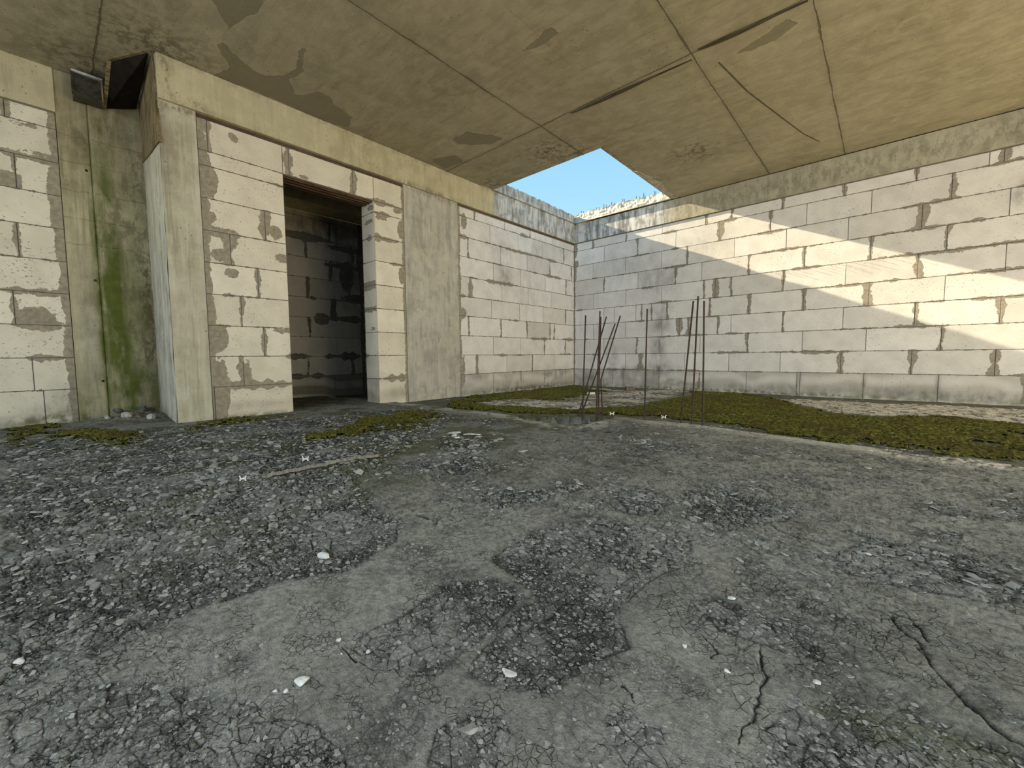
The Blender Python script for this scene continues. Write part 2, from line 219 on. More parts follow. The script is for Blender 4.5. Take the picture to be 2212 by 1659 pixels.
def mat_conc(name, a=(.36, .34, .27), b=(.27, .25, .19), streak=.35, white=(.5, .49, .45), ceil=False):
    s = SH(name)
    big = s.ramp(s.noise(1.7, 5, .6), .3, .7); c = s.mix(big, a, b)
    c = s.mix(s.m_('MULTIPLY', s.ramp(s.noise(7, 6, .7), .42, .62), .45), c, tuple(v*1.22 for v in a))
    if streak:
        sk = s.noise(1, 6, .7, s.scale((11, 11, 1.3)))
        c = s.mix(s.m_('MULTIPLY', s.ramp(sk, .42, .66), streak), c, tuple(v*1.35 for v in a))
        c = s.mix(s.m_('MULTIPLY', s.ramp(s.noise(1, 6, .7, s.scale((17, 17, 1.0), (3, 5, 2))), .5, .7), streak), c, tuple(v*.55 for v in b))
    fine = s.noise(65, 6, .7)
    c = s.mix(s.m_('MULTIPLY', s.ramp(fine, .58, .72), .30), c, tuple(v*.5 for v in b))
    vh = s.vor(19); hole = s.m_('MULTIPLY', s.ramp(vh, .11, .08), s.ramp(s.noise(2.3, 2), .5, .56))
    c = s.mix(s.m_('MULTIPLY', hole, .6), c, (.08, .075, .06))
    h = s.m_('ADD', s.m_('MULTIPLY', fine, .35), s.m_('MULTIPLY', s.noise(9, 5), .8)); h = s.m_('SUBTRACT', h, s.m_('MULTIPLY', hole, .7))
    if ceil:
        X, Y, Z = s.xyz()
        # sweeping trowel / membrane marks
        sw = s.noise(1, 5, .65, s.scale((3.0, 16, 3), (0, 0, 0)), .6); c = s.mix(s.m_('MULTIPLY', s.ramp(sw, .5, .66), .25), c, tuple(v*.62 for v in b))
        c = s.mix(s.m_('MULTIPLY', s.ramp(s.noise(1, 5, .65, s.scale((2.2, 10, 3), (4, 1, 0)), .8), .5, .62), .22), c, tuple(v*1.3 for v in a))
        # round pale blots
        vb = s.vor(2.3, rnd=.9); rr = s.m_('ADD', vb, s.m_('MULTIPLY', s.noise(7, 4), .22))
        ring = s.m_('MULTIPLY', s.ramp(rr, .36, .33), s.ramp(s.noise(.9, 1), .45, .52)); ring2 = s.m_('MULTIPLY', s.ramp(rr, .27, .29), ring)
        c = s.mix(s.m_('MULTIPLY', ring2, .22), c, tuple(v*1.35 for v in a))
        nz = s.m_('ADD', s.m_('MULTIPLY', s.m_('SUBTRACT', s.noise(9, 5, .6), .5), .075), 0)
        pk = s.ramp(s.m_('ADD', s.att('peel'), nz), -.004, .004)
        c = s.mix(s.m_('MULTIPLY', pk, .75), c, tuple(v*.66 for v in b)); h = s.m_('SUBTRACT', h, s.m_('MULTIPLY', pk, .5))
        wob = s.m_('MULTIPLY', s.m_('SUBTRACT', s.noise(5, 4), .5), .022); wob2 = s.m_('MULTIPLY', s.m_('SUBTRACT', s.noise(40, 3), .5), .012)
        w = s.m_('ADD', wob, wob2)
        def ln(v, q, off=w): return s.m_('ABSOLUTE', s.m_('ADD', s.m_('SUBTRACT', v, q), off))
        d = s.m_('MINIMUM', s.m_('MINIMUM', ln(X, 1.46), ln(X, 2.875)), s.m_('ADD', ln(X, 3.605), .001))
        dy = s.m_('ADD', ln(Y, -2.785), s.m_('MULTIPLY', s.m_('GREATER_THAN', X, 3.62), 5.)); d = s.m_('MINIMUM', d, dy)
        dy2 = s.m_('ADD', ln(Y, -5.75), s.m_('MULTIPLY', s.m_('GREATER_THAN', X, .6), 5.)); d = s.m_('MINIMUM', d, dy2)
        thick = s.ramp(s.noise(3, 3), .35, .7, .0022, .007)
        line = s.ramp(s.m_('SUBTRACT', d, thick), .0022, -.0005)
        c = s.mix(s.m_('MULTIPLY', line, .8), c, (.07, .06, .042)); c = s.mix(s.m_('MULTIPLY', s.ramp(d, .05, 0), .25), c, tuple(v*.6 for v in b))
        fx = s.m_('MULTIPLY', s.ramp(s.m_('MINIMUM', ln(X, 2.15), ln(X, .72)), .006, .0), s.ramp(s.noise(2, 2), .4, .6)); c = s.mix(s.m_('MULTIPLY', fx, .3), c, (.12, .105, .08))
        h = s.m_('SUBTRACT', h, s.m_('MULTIPLY', line, 1.6))
    stn = s.m_('MULTIPLY', s.att('stain'), s.ramp(s.noise(16, 7, .75, s.scale((1, 1, .5))), .44, .60)); c = s.mix(s.m_('MULTIPLY', stn, .8, clamp=True), c, (.09, .08, .055))
    br = s.m_('MULTIPLY', s.att('brown'), s.ramp(s.noise(3, 5, .7, s.scale((1.5, 1.5, .5))), .3, .7)); c = s.mix(br, c, (.13, .10, .05))
    wv = s.att('weather'); wn = s.noise(1, 6, .7, s.scale((14, 14, 2.5))); wc = s.mix(s.ramp(wn, .36, .62), (.20, .20, .19), white)
    c = s.mix(wv, c, wc); c = s.mix(s.m_('MULTIPLY', s.m_('MULTIPLY', wv, s.ramp(s.noise(6, 6, .7), .47, .7)), .8), c, (.12, .12, .115))
    c = s.mix(s.ramp(s.m_('ADD', s.att('hole'), s.m_('MULTIPLY', s.m_('SUBTRACT', fine, .5), .3)), .45, .55), c, (.006, .006, .005))
    ms = s.m_('MULTIPLY', s.att('moss'), s.ramp(s.noise(6, 6, .65, s.scale((1, 1, .35))), .3, .55)); c = s.mix(s.m_('MULTIPLY', ms, .92, clamp=True), c, s.mix(s.noise(20, 3), (.035, .055, .004), (.10, .125, .018)))
    return s.out(c, s.bump(h, .006, .7))
def mat_floor(name):
    s = SH(name, .95, .08); c = s.att('col', True)
    f1 = s.noise(90, 5, .7); f2 = s.noise(320, 3, .7)
    c = s.mix(s.ramp(s.m_('ADD', s.m_('MULTIPLY', f1, .5), s.m_('MULTIPLY', f2, .5)), .42, .58), s.mix(1., c, (.76, .76, .76), 'MULTIPLY'), s.mix(1., c, (1.18, 1.17, 1.14), 'MULTIPLY'))
    c = s.mix(s.m_('MULTIPLY', s.ramp(f2, .6, .72), .3), c, (.05, .055, .05))
    sp = s.m_('MULTIPLY', s.ramp(s.vor(70), .16, .10), s.ramp(s.noise(11, 3), .56, .62)); c = s.mix(s.m_('MULTIPLY', sp, .5), c, (.55, .56, .52))
    n = s.nd('ShaderNodeVectorMath', operation='ADD'); s.t.links.new(s.co, n.inputs[0]); nz = s.nd('ShaderNodeTexNoise'); s.t.links.new(s.co, nz.inputs['Vector']); nz.inputs['Scale'].default_value = 30
    v2 = s.nd('ShaderNodeVectorMath', operation='SCALE'); s.t.links.new(nz.outputs['Color'], v2.inputs[0]); v2.inputs['Scale'].default_value = .022; s.t.links.new(v2.outputs[0], n.inputs[1])
    ve = s.vor(42, 'DISTANCE_TO_EDGE', n.outputs[0]); vf = s.vor(95, 'DISTANCE_TO_EDGE', n.outputs[0])
    k1 = s.m_('MULTIPLY', s.ramp(ve, .045, .0), s.ramp(s.noise(7, 4, .6), .50, .58)); k2 = s.m_('MULTIPLY', s.ramp(vf, .07, .0), s.ramp(s.noise(12, 4, .6, s.scale((1, 1, 1), (5, 2, 0))), .52, .6))
    kk = s.m_('MAXIMUM', k1, k2); c = s.mix(s.m_('MULTIPLY', kk, .62), c, (.03, .035, .03))
    f3 = s.noise(600, 2, .6); c = s.mix(s.m_('MULTIPLY', s.ramp(f3, .55, .7), .18), c, (.5, .5, .46))
    hh = s.m_('SUBTRACT', s.m_('ADD', s.m_('ADD', f1, s.m_('MULTIPLY', f2, .5)), sp), s.m_('MULTIPLY', kk, .9))
    return s.out(c, s.bump(hh, .0035, .9))
def mat_simple(name, a, b, sc=20, bump=.003, rough=.9, spec=.15, metal=0, st=(1, 1, 1)):
    s = SH(name, rough, spec, metal); co = s.scale(st)
    c = s.mix(s.ramp(s.noise(sc, 5, .65, co), .3, .7), a, b)
    return s.out(c, s.bump(s.noise(sc*2.5, 4, .6, co), bump, .8))
M_block = mat_block('aerated_block'); M_blockw = mat_block('warm_lit_aerated_block', (.70, .662, .56), (.225, .203, .155)); M_mortar = mat_mortar('mortar_bed')  # the warm copy carries the warm light of the near left walls in its colour
M_ceil = mat_conc('ceiling_concrete', (.32, .30, .225), (.25, .232, .165), 0, ceil=True)
M_beam = mat_conc('beam_concrete', (.43, .40, .28), (.34, .31, .20), .25, white=(.56, .57, .57))
M_col = mat_conc('column_concrete', (.42, .41, .35), (.34, .33, .275), .22)
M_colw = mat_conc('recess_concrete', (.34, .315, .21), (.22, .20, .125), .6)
M_col2 = mat_conc('corner_concrete', (.43, .415, .33), (.32, .30, .22), .5)
M_broken = mat_simple('broken_concrete', (.30, .28, .22), (.55, .50, .42), 30, .02)
M_floor = mat_floor('floor_screed')
M_rebar = mat_simple('rusty_rebar', (.022, .015, .012), (.06, .036, .027), 60, .001, .75, .3)
M_dark = mat_simple('lintel_steel_and_gap_shade', (.05, .03, .022), (.12, .075, .05), 40, .002, .7, .3, st=(1, .15, 1))
M_ply = mat_simple('weathered_plywood', (.06, .045, .022), (.26, .21, .12), 9, .004, .85, .15, st=(6, 1, .7))
M_plyd = mat_simple('plywood_inside_shade', (.003, .0025, .002), (.014, .010, .007), 8, .003, .8)
M_blackm = mat_simple('black_metal', (.012, .011, .009), (.05, .045, .035), 18, .002, .32, .5)
M_stone = mat_simple('white_stone', (.50, .51, .50), (.76, .77, .75), 60, .003)
M_chip = mat_simple('concrete_chip', (.24, .245, .225), (.42, .42, .39), 40, .004)
M_chipd = mat_simple('dark_chip', (.05, .055, .05), (.12, .125, .115), 40, .004)
M_stick = mat_simple('grey_wood', (.12, .115, .095), (.27, .26, .22), 12, .003, st=(1, 8, 1))
M_plast = mat_simple('white_plastic', (.55, .56, .55), (.74, .75, .74), 20, .001, .5, .3)
M_brick = mat_simple('brown_brick', (.10, .075, .05), (.20, .15, .11), 40, .004)
# ---------------------------------------------------------------- block walls
JZ = lambda k: .25*k+.014
def dressed(name, ax, xc, t0, t1, ztop, joints, bounds, seed, thick=.2, nrm=1, blobs=(), stains=(), mosses=(), hmul=1., step=.010, cut=None, zrows=None, gap=.0016, tone0=.88, tall=0.):
    """block masonry; ax='y': wall plane x=xc running along y, ax='x': wall plane y=xc along x. nrm = side the face looks to"""
    mb = MB(); rnd = random.Random(seed)
    def W(t, z, d):
        t = np.asarray(t, float); z = np.asarray(z, float)*np.ones_like(t); dd = (xc+nrm*d)*np.ones_like(t)
        return np.stack([dd, t, z], -1) if ax == 'y' else np.stack([t, dd, z], -1)
    rows = zrows or [(0 if k == 0 else JZ(k), min(JZ(k+1), ztop)) for k in range(12) if JZ(k) < ztop-.03]
    hz = [r[0] for r in rows[1:]]
    vert = [(t, w, r[0], r[1]) for k, r in enumerate(rows) for t, w in joints.get(str(k), [])]
    def smear(T, Z):
        s = np.full(T.shape, -.2)
        for i, z in enumerate(hz):
            n = fbm(T*2.6+i*7.7, T*0+seed+i, seed+i, 3); n2 = vn(T*17, T*0+i*3.1, seed)
            w = .001+hmul*(.034*np.clip((n-.54)*5, 0, 1)*(.35+n2))
            off = (vn(T*2, T*0+i, seed+50)-.5)*.016*np.clip((n-.5)*5, 0, 1)
            s = np.maximum(s, w-np.abs(Z-z+off))
        for i, (t, w, z0, z1) in enumerate(vert):
            if w:
                n = vn(Z*13+i*1.7, Z*0+i, seed+9); n2 = fbm(Z*5+i*2.7, Z*0+i, seed+19, 2)
                ww = (.016 if w == 1 else .030)*(.35+1.3*n); off = (n2-.5)*(.03 if w == 1 else .05)
                e = ww-np.abs(T-t+off); s = np.maximum(s, np.where((Z > z0-.004) & (Z < z1+.004), e, -.2))
        for t, w in bounds:
            ww = w*(.35+1.2*fbm(Z*5, Z*0+t, seed+70, 3)); s = np.maximum(s, ww-np.abs(T-t))
        for b in blobs:
            t, z, rt, rz = b[:4]; q = np.hypot((T-t)/rt, (Z-z)/rz); s = np.maximum(s, (1-q)*min(rt, rz))
        return s
    def field(T, Z, L):
        s = np.zeros(T.shape)
        for t, z, rt, rz, a in L: s = np.maximum(s, a*np.exp(-((T-t)/rt)**2-((Z-z)/rz)**2))
        return s
    for k, (za, zb) in enumerate(rows):
        ts = [t0]+sorted(t for t, w in joints.get(str(k), []) if t0+.01 < t < t1-.01)+[t1]
        for a, b in zip(ts, ts[1:]):
            for (ca, cb, cz0, cz1) in ([(a, b, za, zb)] if not cut else [(max(a, u), min(b, v), max(za, p), min(zb, q)) for (u, v, p, q) in cut]):
                if cb-ca < .012 or cz1-cz0 < .012: continue
                a0, b0, z0, z1 = ca+gap, cb-gap, cz0+gap, cz1-gap
                if k == 0: z0 = -.03
                nt = max(2, int((b0-a0)/step)+1); nz = max(2, int((z1-z0)/step)+1)
                tt = np.r_[a0, np.linspace(a0+.0015, b0-.0015, nt), b0]; zz = np.r_[z0, np.linspace(z0+.0015, z1-.0015, nz), z1]
                T, Z = np.meshgrid(tt, zz, indexing='ij'); dep = np.zeros(T.shape)
                dep[0] = dep[-1] = -.0012; dep[:, 0] = dep[:, -1] = -.0012
                dd = rnd.uniform(-.0015, .0015); ed = np.minimum(np.minimum(T-a0, b0-T), np.minimum(Z-z0 if k else 9+0*Z, z1-Z))
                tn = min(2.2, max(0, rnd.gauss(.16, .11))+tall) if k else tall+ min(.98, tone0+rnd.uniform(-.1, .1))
                tone = np.full(T.shape, tn)
                if k == 0: tone = tone*np.clip(.85+.4*np.sin((Z-.05)*28+vn(T*4, Z*0, seed)*3), .45, 1)+.0
                P = W(T, Z, dep+dd)
                fl = (ax == 'y') == (nrm > 0)
                mb.grid(P, 0, not fl, smear=smear(T, Z), ed=ed, tone=tone, stain=field(T, Z, stains), moss=field(T, Z, mosses))
                # little side returns into the joint
                ring = np.concatenate([P[:, 0], P[-1, 1:], P[::-1, -1][1:], P[0, ::-1][1:-1]]); n = len(ring)
                back = ring.copy(); back[:, 0 if ax == 'y' else 1] = xc-nrm*.014
                I = np.arange(n); J = (I+1) % n
                mb.add(np.r_[ring, back], np.stack([I, J, J+n, I+n], -1), 0, tone=tn, smear=-.2, ed=0.)
    for (u, v, p, q) in (cut or [(t0-.2 if abs(t0) < 1e-6 and ax == 'x' and t1 > 3 else t0, t1, -.05, ztop+.012)]):
        c0 = W(u, p, -.010); c1 = W(v, q, -thick)
        mb.box(np.minimum(c0, c1), np.maximum(c0, c1), 1)
    return mb
def struct(o, label=None, cat=None): return tag(o, label, cat, kind='structure')
# right wall (plane y=0, faces -y)
RX1 = 7.4
for k in D['R']:
    last = max(t for t, w in D['R'][k]); r = random.Random(int(k))
    while last+.585 < RX1: last += .585; D['R'][k].append([round(last, 3), r.choice([0, 1, 1, 2])])
mb = dressed('wall_right', 'x', 0., 0., RX1, 2.39, D['R'], [(0., .02)], 3, .3, -1, hmul=.62,
    blobs=[(.02, 2.3, .05, .14), (.02, 1.9, .03, .15), (.05, 2.05, .04, .06)],
    stains=[(1.52, .28, .22, .12, .95), (1.5, .55, .10, .3, .8), (1.52, 1.0, .16, .28, .75), (1.5, 1.6, .35, .25, .5), (.95, 1.9, .6, .3, .3), (.85, .2, .25, .1, .9), (.35, .12, .3, .10, .8), (.75, .45, .1, .2, .5),
            (1.3, .12, .4, .12, .6), (2.1, 2.0, .3, .15, .35), (4.95, 1.97, .10, .12, 1.), (2.7, .06, 2.5, .05, .5), (4.6, .05, 1., .07, .8), (5.6, .16, .5, .2, .9), (.2, 1.2, .3, .8, .18), (3.25, .14, .03, .13, 1.), (1.52, .13, .03, .16, 1.), (3.86, .14, .02, .13, .8), (4.44, .14, .02, .13, .8), (1.2, .3, .4, .03, .6)],
    mosses=[(1.75, .08, .2, .07, .4), (2.6, .0, 3, .03, .8)])
struct(mb.build('wall_right', [M_block, M_mortar]))
# left wall, far part between the column and the corner (plane x=0, faces +x)
mb = dressed('wall_left', 'y', 0., -2.605, 0., 2.372, D['LF'], [(-2.605, .035), (0., .012)], 11, .25, 1, hmul=.75,
    blobs=[(-2.55, 1.05, .07, .07), (-2.5, 2.2, .05, .1), (-2.55, .3, .03, .2)],
    stains=[(-1.75, 1.62, .14, .2, .6), (-1.85, 2.0, .3, .2, .4), (-1.0, 2.1, .3, .25, .35), (-1.25, 1.4, .25, .4, .25), (-1.4, .14, .05, .14, 1.), (-2.3, .2, .3, .08, .45), (-1.65, .1, .3, .1, .6), (-.55, .2, .5, .09, .6), (-.3, 2.25, .3, .1, .4), (-1.3, .03, 1.4, .05, .7)],
    mosses=[(-1.3, .0, 1.3, .04, .9)])
struct(mb.build('wall_left', [M_block, M_mortar]))
# left wall, near part with the doorway
rowsP = [(0 if k == 0 else JZ(k), JZ(k+1)) for k in range(8)]+[(JZ(8), 2.128), (2.128, 2.385)]
DL, DR = -4.622, -3.747
rowsP[-1] = (2.128, 2.368)
mb = dressed('wall_left', 'y', 0., -5.235, -3.385, 2.368, D['PL'], [(-5.235, .06), (-3.385, .03)], 23, .25, 1, hmul=1.25, zrows=rowsP,
    cut=[(-5.235, DL, -.05, 2.368), (DL, DR, 2.128, 2.368), (DR, -3.385, -.05, 2.368)],
    blobs=[(-5.20, 1.9, .09, .13), (-5.2, 1.62, .06, .05), (-5.12, 1.33, .07, .05), (-5.19, .66, .09, .12), (-5.05, 1.45, .05, .05), (-4.7, 1.6, .05, .06), (-4.99, 2.30, .03, .035), (-5.19, 1.87, .07, .1), (-4.66, 1.38, .06, .04), (-5.17, .25, .06, .25), (-3.42, 1.9, .05, .1), (-3.43, 1.4, .04, .1), (-3.46, 2.1, .06, .035), (-4.98, .35, .035, .12), (-3.66, 1.97, .07, .02), (-4.45, 2.15, .04, .015), (-4.66, .74, .10, .02), (-5.05, 1.2, .05, .04)],
    stains=[(-4.95, .1, .35, .03, .3), (-3.5, .1, .2, .05, .4)], mosses=[(-5., 0., .5, .025, .8)], tone0=.6)
jb = lambda t0, s: dressed('j', 'x', t0, -.25, 0., 2.128, {}, [], s, .01, -1, hmul=1.5, zrows=rowsP[:9], blobs=[(-.1, 1.93, .07, .02), (-.06, 2.07, .06, .03), (-.1, 1.76, .05, .03), (-.08, .8, .04, .02)], stains=[(-.1, 1.9, .12, .3, .3), (-.1, .1, .2, .12, .5)])
o = struct(mb.build('wall_left', [M_blockw, M_mortar]))
j = jb(DR-.005, 5); struct(j.build('wall_door_jamb', [M_blockw, M_mortar]))
# recessed piece at far left (plane x=-.775)
mb = dressed('wall_left', 'y', -.775, -7.6, -5.965, 2.385, D['RC'], [(-5.965, .05)], 31, .25, 1, hmul=.9,
    blobs=[(-6.15, .83, .10, .07), (-6.13, .77, .12, .05), (-6.22, 1.83, .06, .05), (-6.28, 1.80, .09, .04), (-5.99, 1.8, .05, .2), (-5.98, 1.35, .04, .12), (-6.05, 2.05, .09, .012), (-6.12, 2.24, .06, .012)],
    stains=[(-6.02, .15, .09, .14, .8), (-6.15, .12, .12, .06, .5), (-6.4, .02, .4, .05, .6), (-6.05, 2.3, .05, .05, .3)], mosses=[(-6.1, .03, .25, .05, 1.)], tone0=.35)
struct(mb.build('wall_left', [M_blockw, M_mortar]))
# room behind the doorway, its dimness put into darker block and mortar colours
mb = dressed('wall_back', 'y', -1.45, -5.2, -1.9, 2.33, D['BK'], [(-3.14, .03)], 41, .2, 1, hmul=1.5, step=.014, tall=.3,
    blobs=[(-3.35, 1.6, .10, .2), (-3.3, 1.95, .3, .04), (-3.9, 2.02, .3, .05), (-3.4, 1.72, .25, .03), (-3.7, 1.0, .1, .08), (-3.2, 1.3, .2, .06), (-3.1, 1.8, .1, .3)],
    stains=[(-3.2, 1.6, .4, .6, .9), (-3.2, .1, .6, .3, .6), (-3.6, 2.15, 1.2, .25, 1.), (-3.0, .8, .3, .6, .6)])  # the wide top one paints the shade high in the room
struct(mb.build('wall_back', [mat_block('shaded_block', (.40, .375, .32), (.075, .068, .055)), M_mortar]))
mb = MB(); mb.box((-1.45, -5.2, 2.33), (-1.1, -1.9, 2.72)); struct(mb.build('wall_back_beam', M_beam))
mb = MB(); mb.box((-1.65, -2.0, -.05), (-.25, -1.9, 2.72)); mb.box((-1.65, -5.3, -.05), (-.25, -5.2, 2.72)); struct(mb.build('wall_back_side', M_colw))
# ---------------------------------------------------------------- concrete grids
def cgrid(mb, f, u0, u1, v0, v1, st, amp=.0, seed=0, flip=False, **fields):
    nu = max(2, int(abs(u1-u0)/st)+1); nv = max(2, int(abs(v1-v0)/st)+1)
    U, V = np.meshgrid(np.linspace(u0, u1, nu), np.linspace(v0, v1, nv), indexing='ij')
    dd = (fbm(U*6, V*6, seed)-.5)*amp
    mb.grid(f(U, V, dd), 0, flip, **{k: g(U, V) for k, g in fields.items()})
gauss = lambda U, V, L: np.max([a*np.exp(-((U-u)/ru)**2-((V-v)/rv)**2) for u, v, ru, rv, a in L], axis=0)
one = np.ones
ZC = 2.7165
# flat column between doorway and corner
mb = MB(); cgrid(mb, lambda U, V, d: np.stack([.004+d, U, V], -1), -3.383, -2.607, -.03, 2.40, .02, .004, 1,
    stain=lambda U, V: gauss(U, V, [(-3., 2.38, .5, .035, 1.), (-2.62, 1., .02, 1.2, .6), (-3., .1, .4, .15, .3)]), weather=lambda U, V: .35*one(U.shape))
mb.box((-.25, -3.383, -.05), (.0035, -2.607, 2.40), 0)
struct(mb.build('concrete_column', M_col), 'flat grey concrete column flush between the doorway pier and the corner blockwork', 'column')
# corner column whose side looks into the recess
mb = MB(); cgrid(mb, lambda U, V, d: np.stack([.004+d, U, V], -1), -5.462, -5.237, -.03, ZC, .015, .006, 2,
    stain=lambda U, V: gauss(U, V, [(-5.3, 2.38, .2, .03, 1.), (-5.45, 2.5, .03, .3, .7)]), brown=lambda U, V: gauss(U, V, [(-5.42, 2.2, .1, .35, .6)]))
cgrid(mb, lambda U, V, d: np.stack([U, -5.464+d, V], -1), -.78, .004, -.03, ZC, .015, .008, 3, True,
    brown=lambda U, V: gauss(U, V, [(-.75, 1.2, .12, 2., .7), (-.3, 2.5, .4, .3, .6)]), weather=lambda U, V: .5*ss(1.9, .9, V)+.0*U, stain=lambda U, V: gauss(U, V, [(-.1, .0, .3, .06, 1.), (-.2, 1.3, .02, .9, .9)]),
    moss=lambda U, V: gauss(U, V, [(-.78, .2, .12, .4, .7)]))
mb.box((-.98, -5.46, -.05), (.002, -5.237, ZC), 0)
struct(mb.build('concrete_column', M_col2), 'tall corner concrete column standing proud at the left of the doorway', 'column')
# stained face at the back of the recess
mb = MB(); GV = -5.785
def recf(U, V, d):
    g = np.exp(-((U-GV)/.006)**2)*.012; l = 0
    for zz in (1.42, 1.62, 1.84, 2.06, 2.26): l = l+np.exp(-((V-zz-(fbm(U*8, V*0+zz, 4)-.5)*.04)/.004)**2)*.006
    return np.stack([-.775+d-g-l+.02*ss(GV-.004, GV+.004, U)*0+.012*(U > GV), U, V], -1)
cgrid(mb, recf, -5.963, -5.462, -.03, ZC, .006, .012, 4,
    moss=lambda U, V: np.clip(gauss(U, V, [(-5.715, 1.15, .07, .95, 1.6), (-5.64, .2, .18, .35, 1.1), (-5.79, .8, .03, 1.3, 1.2), (-5.70, .5, .09, .6, 1.4), (-5.6, .9, .1, 1., .45), (-5.95, .05, .05, .12, .6)]), 0, 1),
    brown=lambda U, V: np.clip(gauss(U, V, [(-5.47, 1.0, .12, 1.6, 1.), (-5.7, 2.5, .3, .35, .8), (-5.6, 1.5, .1, .8, .7)]), 0, 1),
    stain=lambda U, V: gauss(U, V, [(GV, 1., .012, 1.5, 1.), (-5.5, .9, .06, .8, 1.5), (-5.6, .7, .12, .9, .7), (-5.6, 1.7, .2, .5, .8), (-5.8, 2.25, .15, .15, .8), (-5.5, 1.35, .1, .25, 1.), (-5.7, 2.4, .2, .3, .6), (-5.52, 2.0, .1, .4, .8), (-5.95, .05, .08, .15, 1.), (-5.5, .05, .2, .1, 1.)]),
    weather=lambda U, V: gauss(U, V, [(-5.88, .7, .07, .5, .35)]), hole=lambda U, V: gauss(U, V, [(-5.812, 1.141, .014, .014, 1.), (-5.812, .32, .013, .013, 1.), (-5.816, 2.008, .012, .012, 1.)]))
mb.box((-1.0, -5.963, -.05), (-.79, -5.2, ZC), 0)
struct(mb.build('concrete_column', M_colw), 'mossy green-streaked concrete column at the back of the recess', 'column')
# beams
RG = lambda U, V: .85*ss(-2.02, -1.95, U)
mb = MB(); f = lambda U, V, d: np.stack([.030+d, U, V], -1)
cgrid(mb, f, -5.46, .0, 2.400, ZC-.002, .02, .004, 5, weather=RG, stain=lambda U, V: np.maximum(gauss(U, V, [(-3.1, 2.41, .5, .03, 1.), (-5.3, 2.42, .15, .04, 1.), (-5.42, 2.6, .04, .2, .8)]), .35*ss(2.66, 2.715, V)))
mb.box((-.25, -5.237, 2.340), (-.012, .0, 2.401), 1); mb.box((-.25, -5.46, 2.400), (.0275, .0, ZC-.002), 0)  # first box is a dark filler painting the shade in the gap under the beam
struct(mb.build('concrete_beam', [M_beam, M_dark]), 'long pale concrete beam over the doorway and left blockwork', 'beam')
mb = MB(); cgrid(mb, lambda U, V, d: np.stack([U, -.018+d, V], -1), .018, RX1, 2.400, ZC-.012, .02, .004, 6, False, weather=lambda U, V: .9*ss(1.75, 1.5, U), stain=lambda U, V: np.maximum(.5*np.exp(-((V-2.42)/.03)**2), .5*(U > 1.7)*np.exp(-((V-2.55)/.15)**2)))
mb.box((0, -.0155, 2.400), (RX1, .3, ZC-.012), 0)
struct(mb.build('concrete_beam', mat_conc('beam_right', (.36, .345, .27), (.27, .26, .195), .25, white=(.62, .62, .60))), 'long greenish-grey concrete beam along the top of the right wall', 'beam')
mb = MB(); mb.box((-1.0, -7.6, 2.395), (-.765, -5.963, ZC), 0)
struct(mb.build('concrete_beam', M_beam), 'short concrete beam over the recessed blockwork at far left', 'beam')
# broken parapet edges above the beams, open to the sky
def parapet(ax, L0, L1, zt, seed, label, over):
    mb = MB(); n = int((L1-L0)/.012)+1; t = np.linspace(L0, L1, n)
    top = zt(t)+(fbm(t*22, t*0, seed, 4)-.5)*.04
    prof = []
    for i, u in enumerate([0, 0, .12, .3, .5, .7, .88, 1, 1, 1, 1]):
        z = 2.716+(top-2.716)*u; d = {0: -.06, 1: 0}.get(i, 0)
        rough = (fbm(t*16+i*3.3, t*0+i*1.7, seed+3, 3)-.5)*.05*(u > .25)*(1 if u < 1 else .5)
        back = {8: .02, 9: .08, 10: .26}.get(i, 0)
        if i >= 8: z = z+(fbm(t*18, t*0+i*2.2, seed+8, 3)-.5)*.03*(i < 10)-(.2 if i == 10 else 0)
        q = d+back-(over(t) if i in (1, 2, 3) else over(t)*.6)*(i > 0)+rough*.8+(.03*u if seed == 61 else 0)
        P = np.stack([-q, t, z], -1) if ax == 'y' else np.stack([t, q, z], -1)
        prof.append(P)
    P = np.array(prof).transpose(1, 0, 2)
    mb.grid(P, 0, ax == 'x', weather=.75 if ax == 'y' else .25)
    return tag(mb.build('parapet_edge', mat_conc('parapet_'+ax, (.56, .52, .43), (.40, .37, .30), .3, white=(.52, .53, .53))), label, 'parapet', kind='structure')
parapet('y', -2.3, .0, lambda t: 2.872+.022*ss(-.3, -2.0, t), 51, 'rough weathered grey concrete parapet edge above the left beam', lambda t: .008+0*t)
parapet('x', -.25, 2.2, lambda t: 2.885-.025*ss(0, 2, t), 61, 'rough sunlit concrete parapet edge above the right beam', lambda t: .022*ss(1.5, .9, t)*ss(-.1, .3, t)+.016)
# ---------------------------------------------------------------- ceiling with its square opening
HX, HY = 1.669, -2.011
mb = MB()
def cpart(x0, x1, y0, y1):
    nx = max(3, int((x1-x0)/.03)); ny = max(3, int((y1-y0)/.03))
    X, Y = np.meshgrid(np.linspace(x0, x1, nx), np.linspace(y0, y1, ny), indexing='ij')
    peel = np.full(X.shape, -.2)
    for q in D['peel']: peel = np.maximum(peel, polysd(X, Y, q, .2))
    st = np.zeros(X.shape)
    for a, b, r in D['cstain']: st = np.maximum(st, np.exp(-(((X-a)**2+(Y-b)**2)/r**2)))
    ed = np.minimum(np.hypot(np.maximum(X-HX, 0), np.maximum(HY-Y, 0)), 1)
    st = np.maximum(st, .9*np.exp(-(ed/.04)**2)); st = np.maximum(st, .5*np.exp(-((X-.02)/.03)**2)*(Y < 0))
    Z = ZC+(fbm(X*1.5, Y*1.5, 3)-.5)*.004
    on = (np.abs(X-HX) < 1e-6) & (Y > HY-1e-6) | (np.abs(Y-HY) < 1e-6) & (X < HX+1e-6)
    mb.grid(np.stack([X, Y, Z*(~on)+ZC*on], -1), 0, True, peel=peel, stain=st)
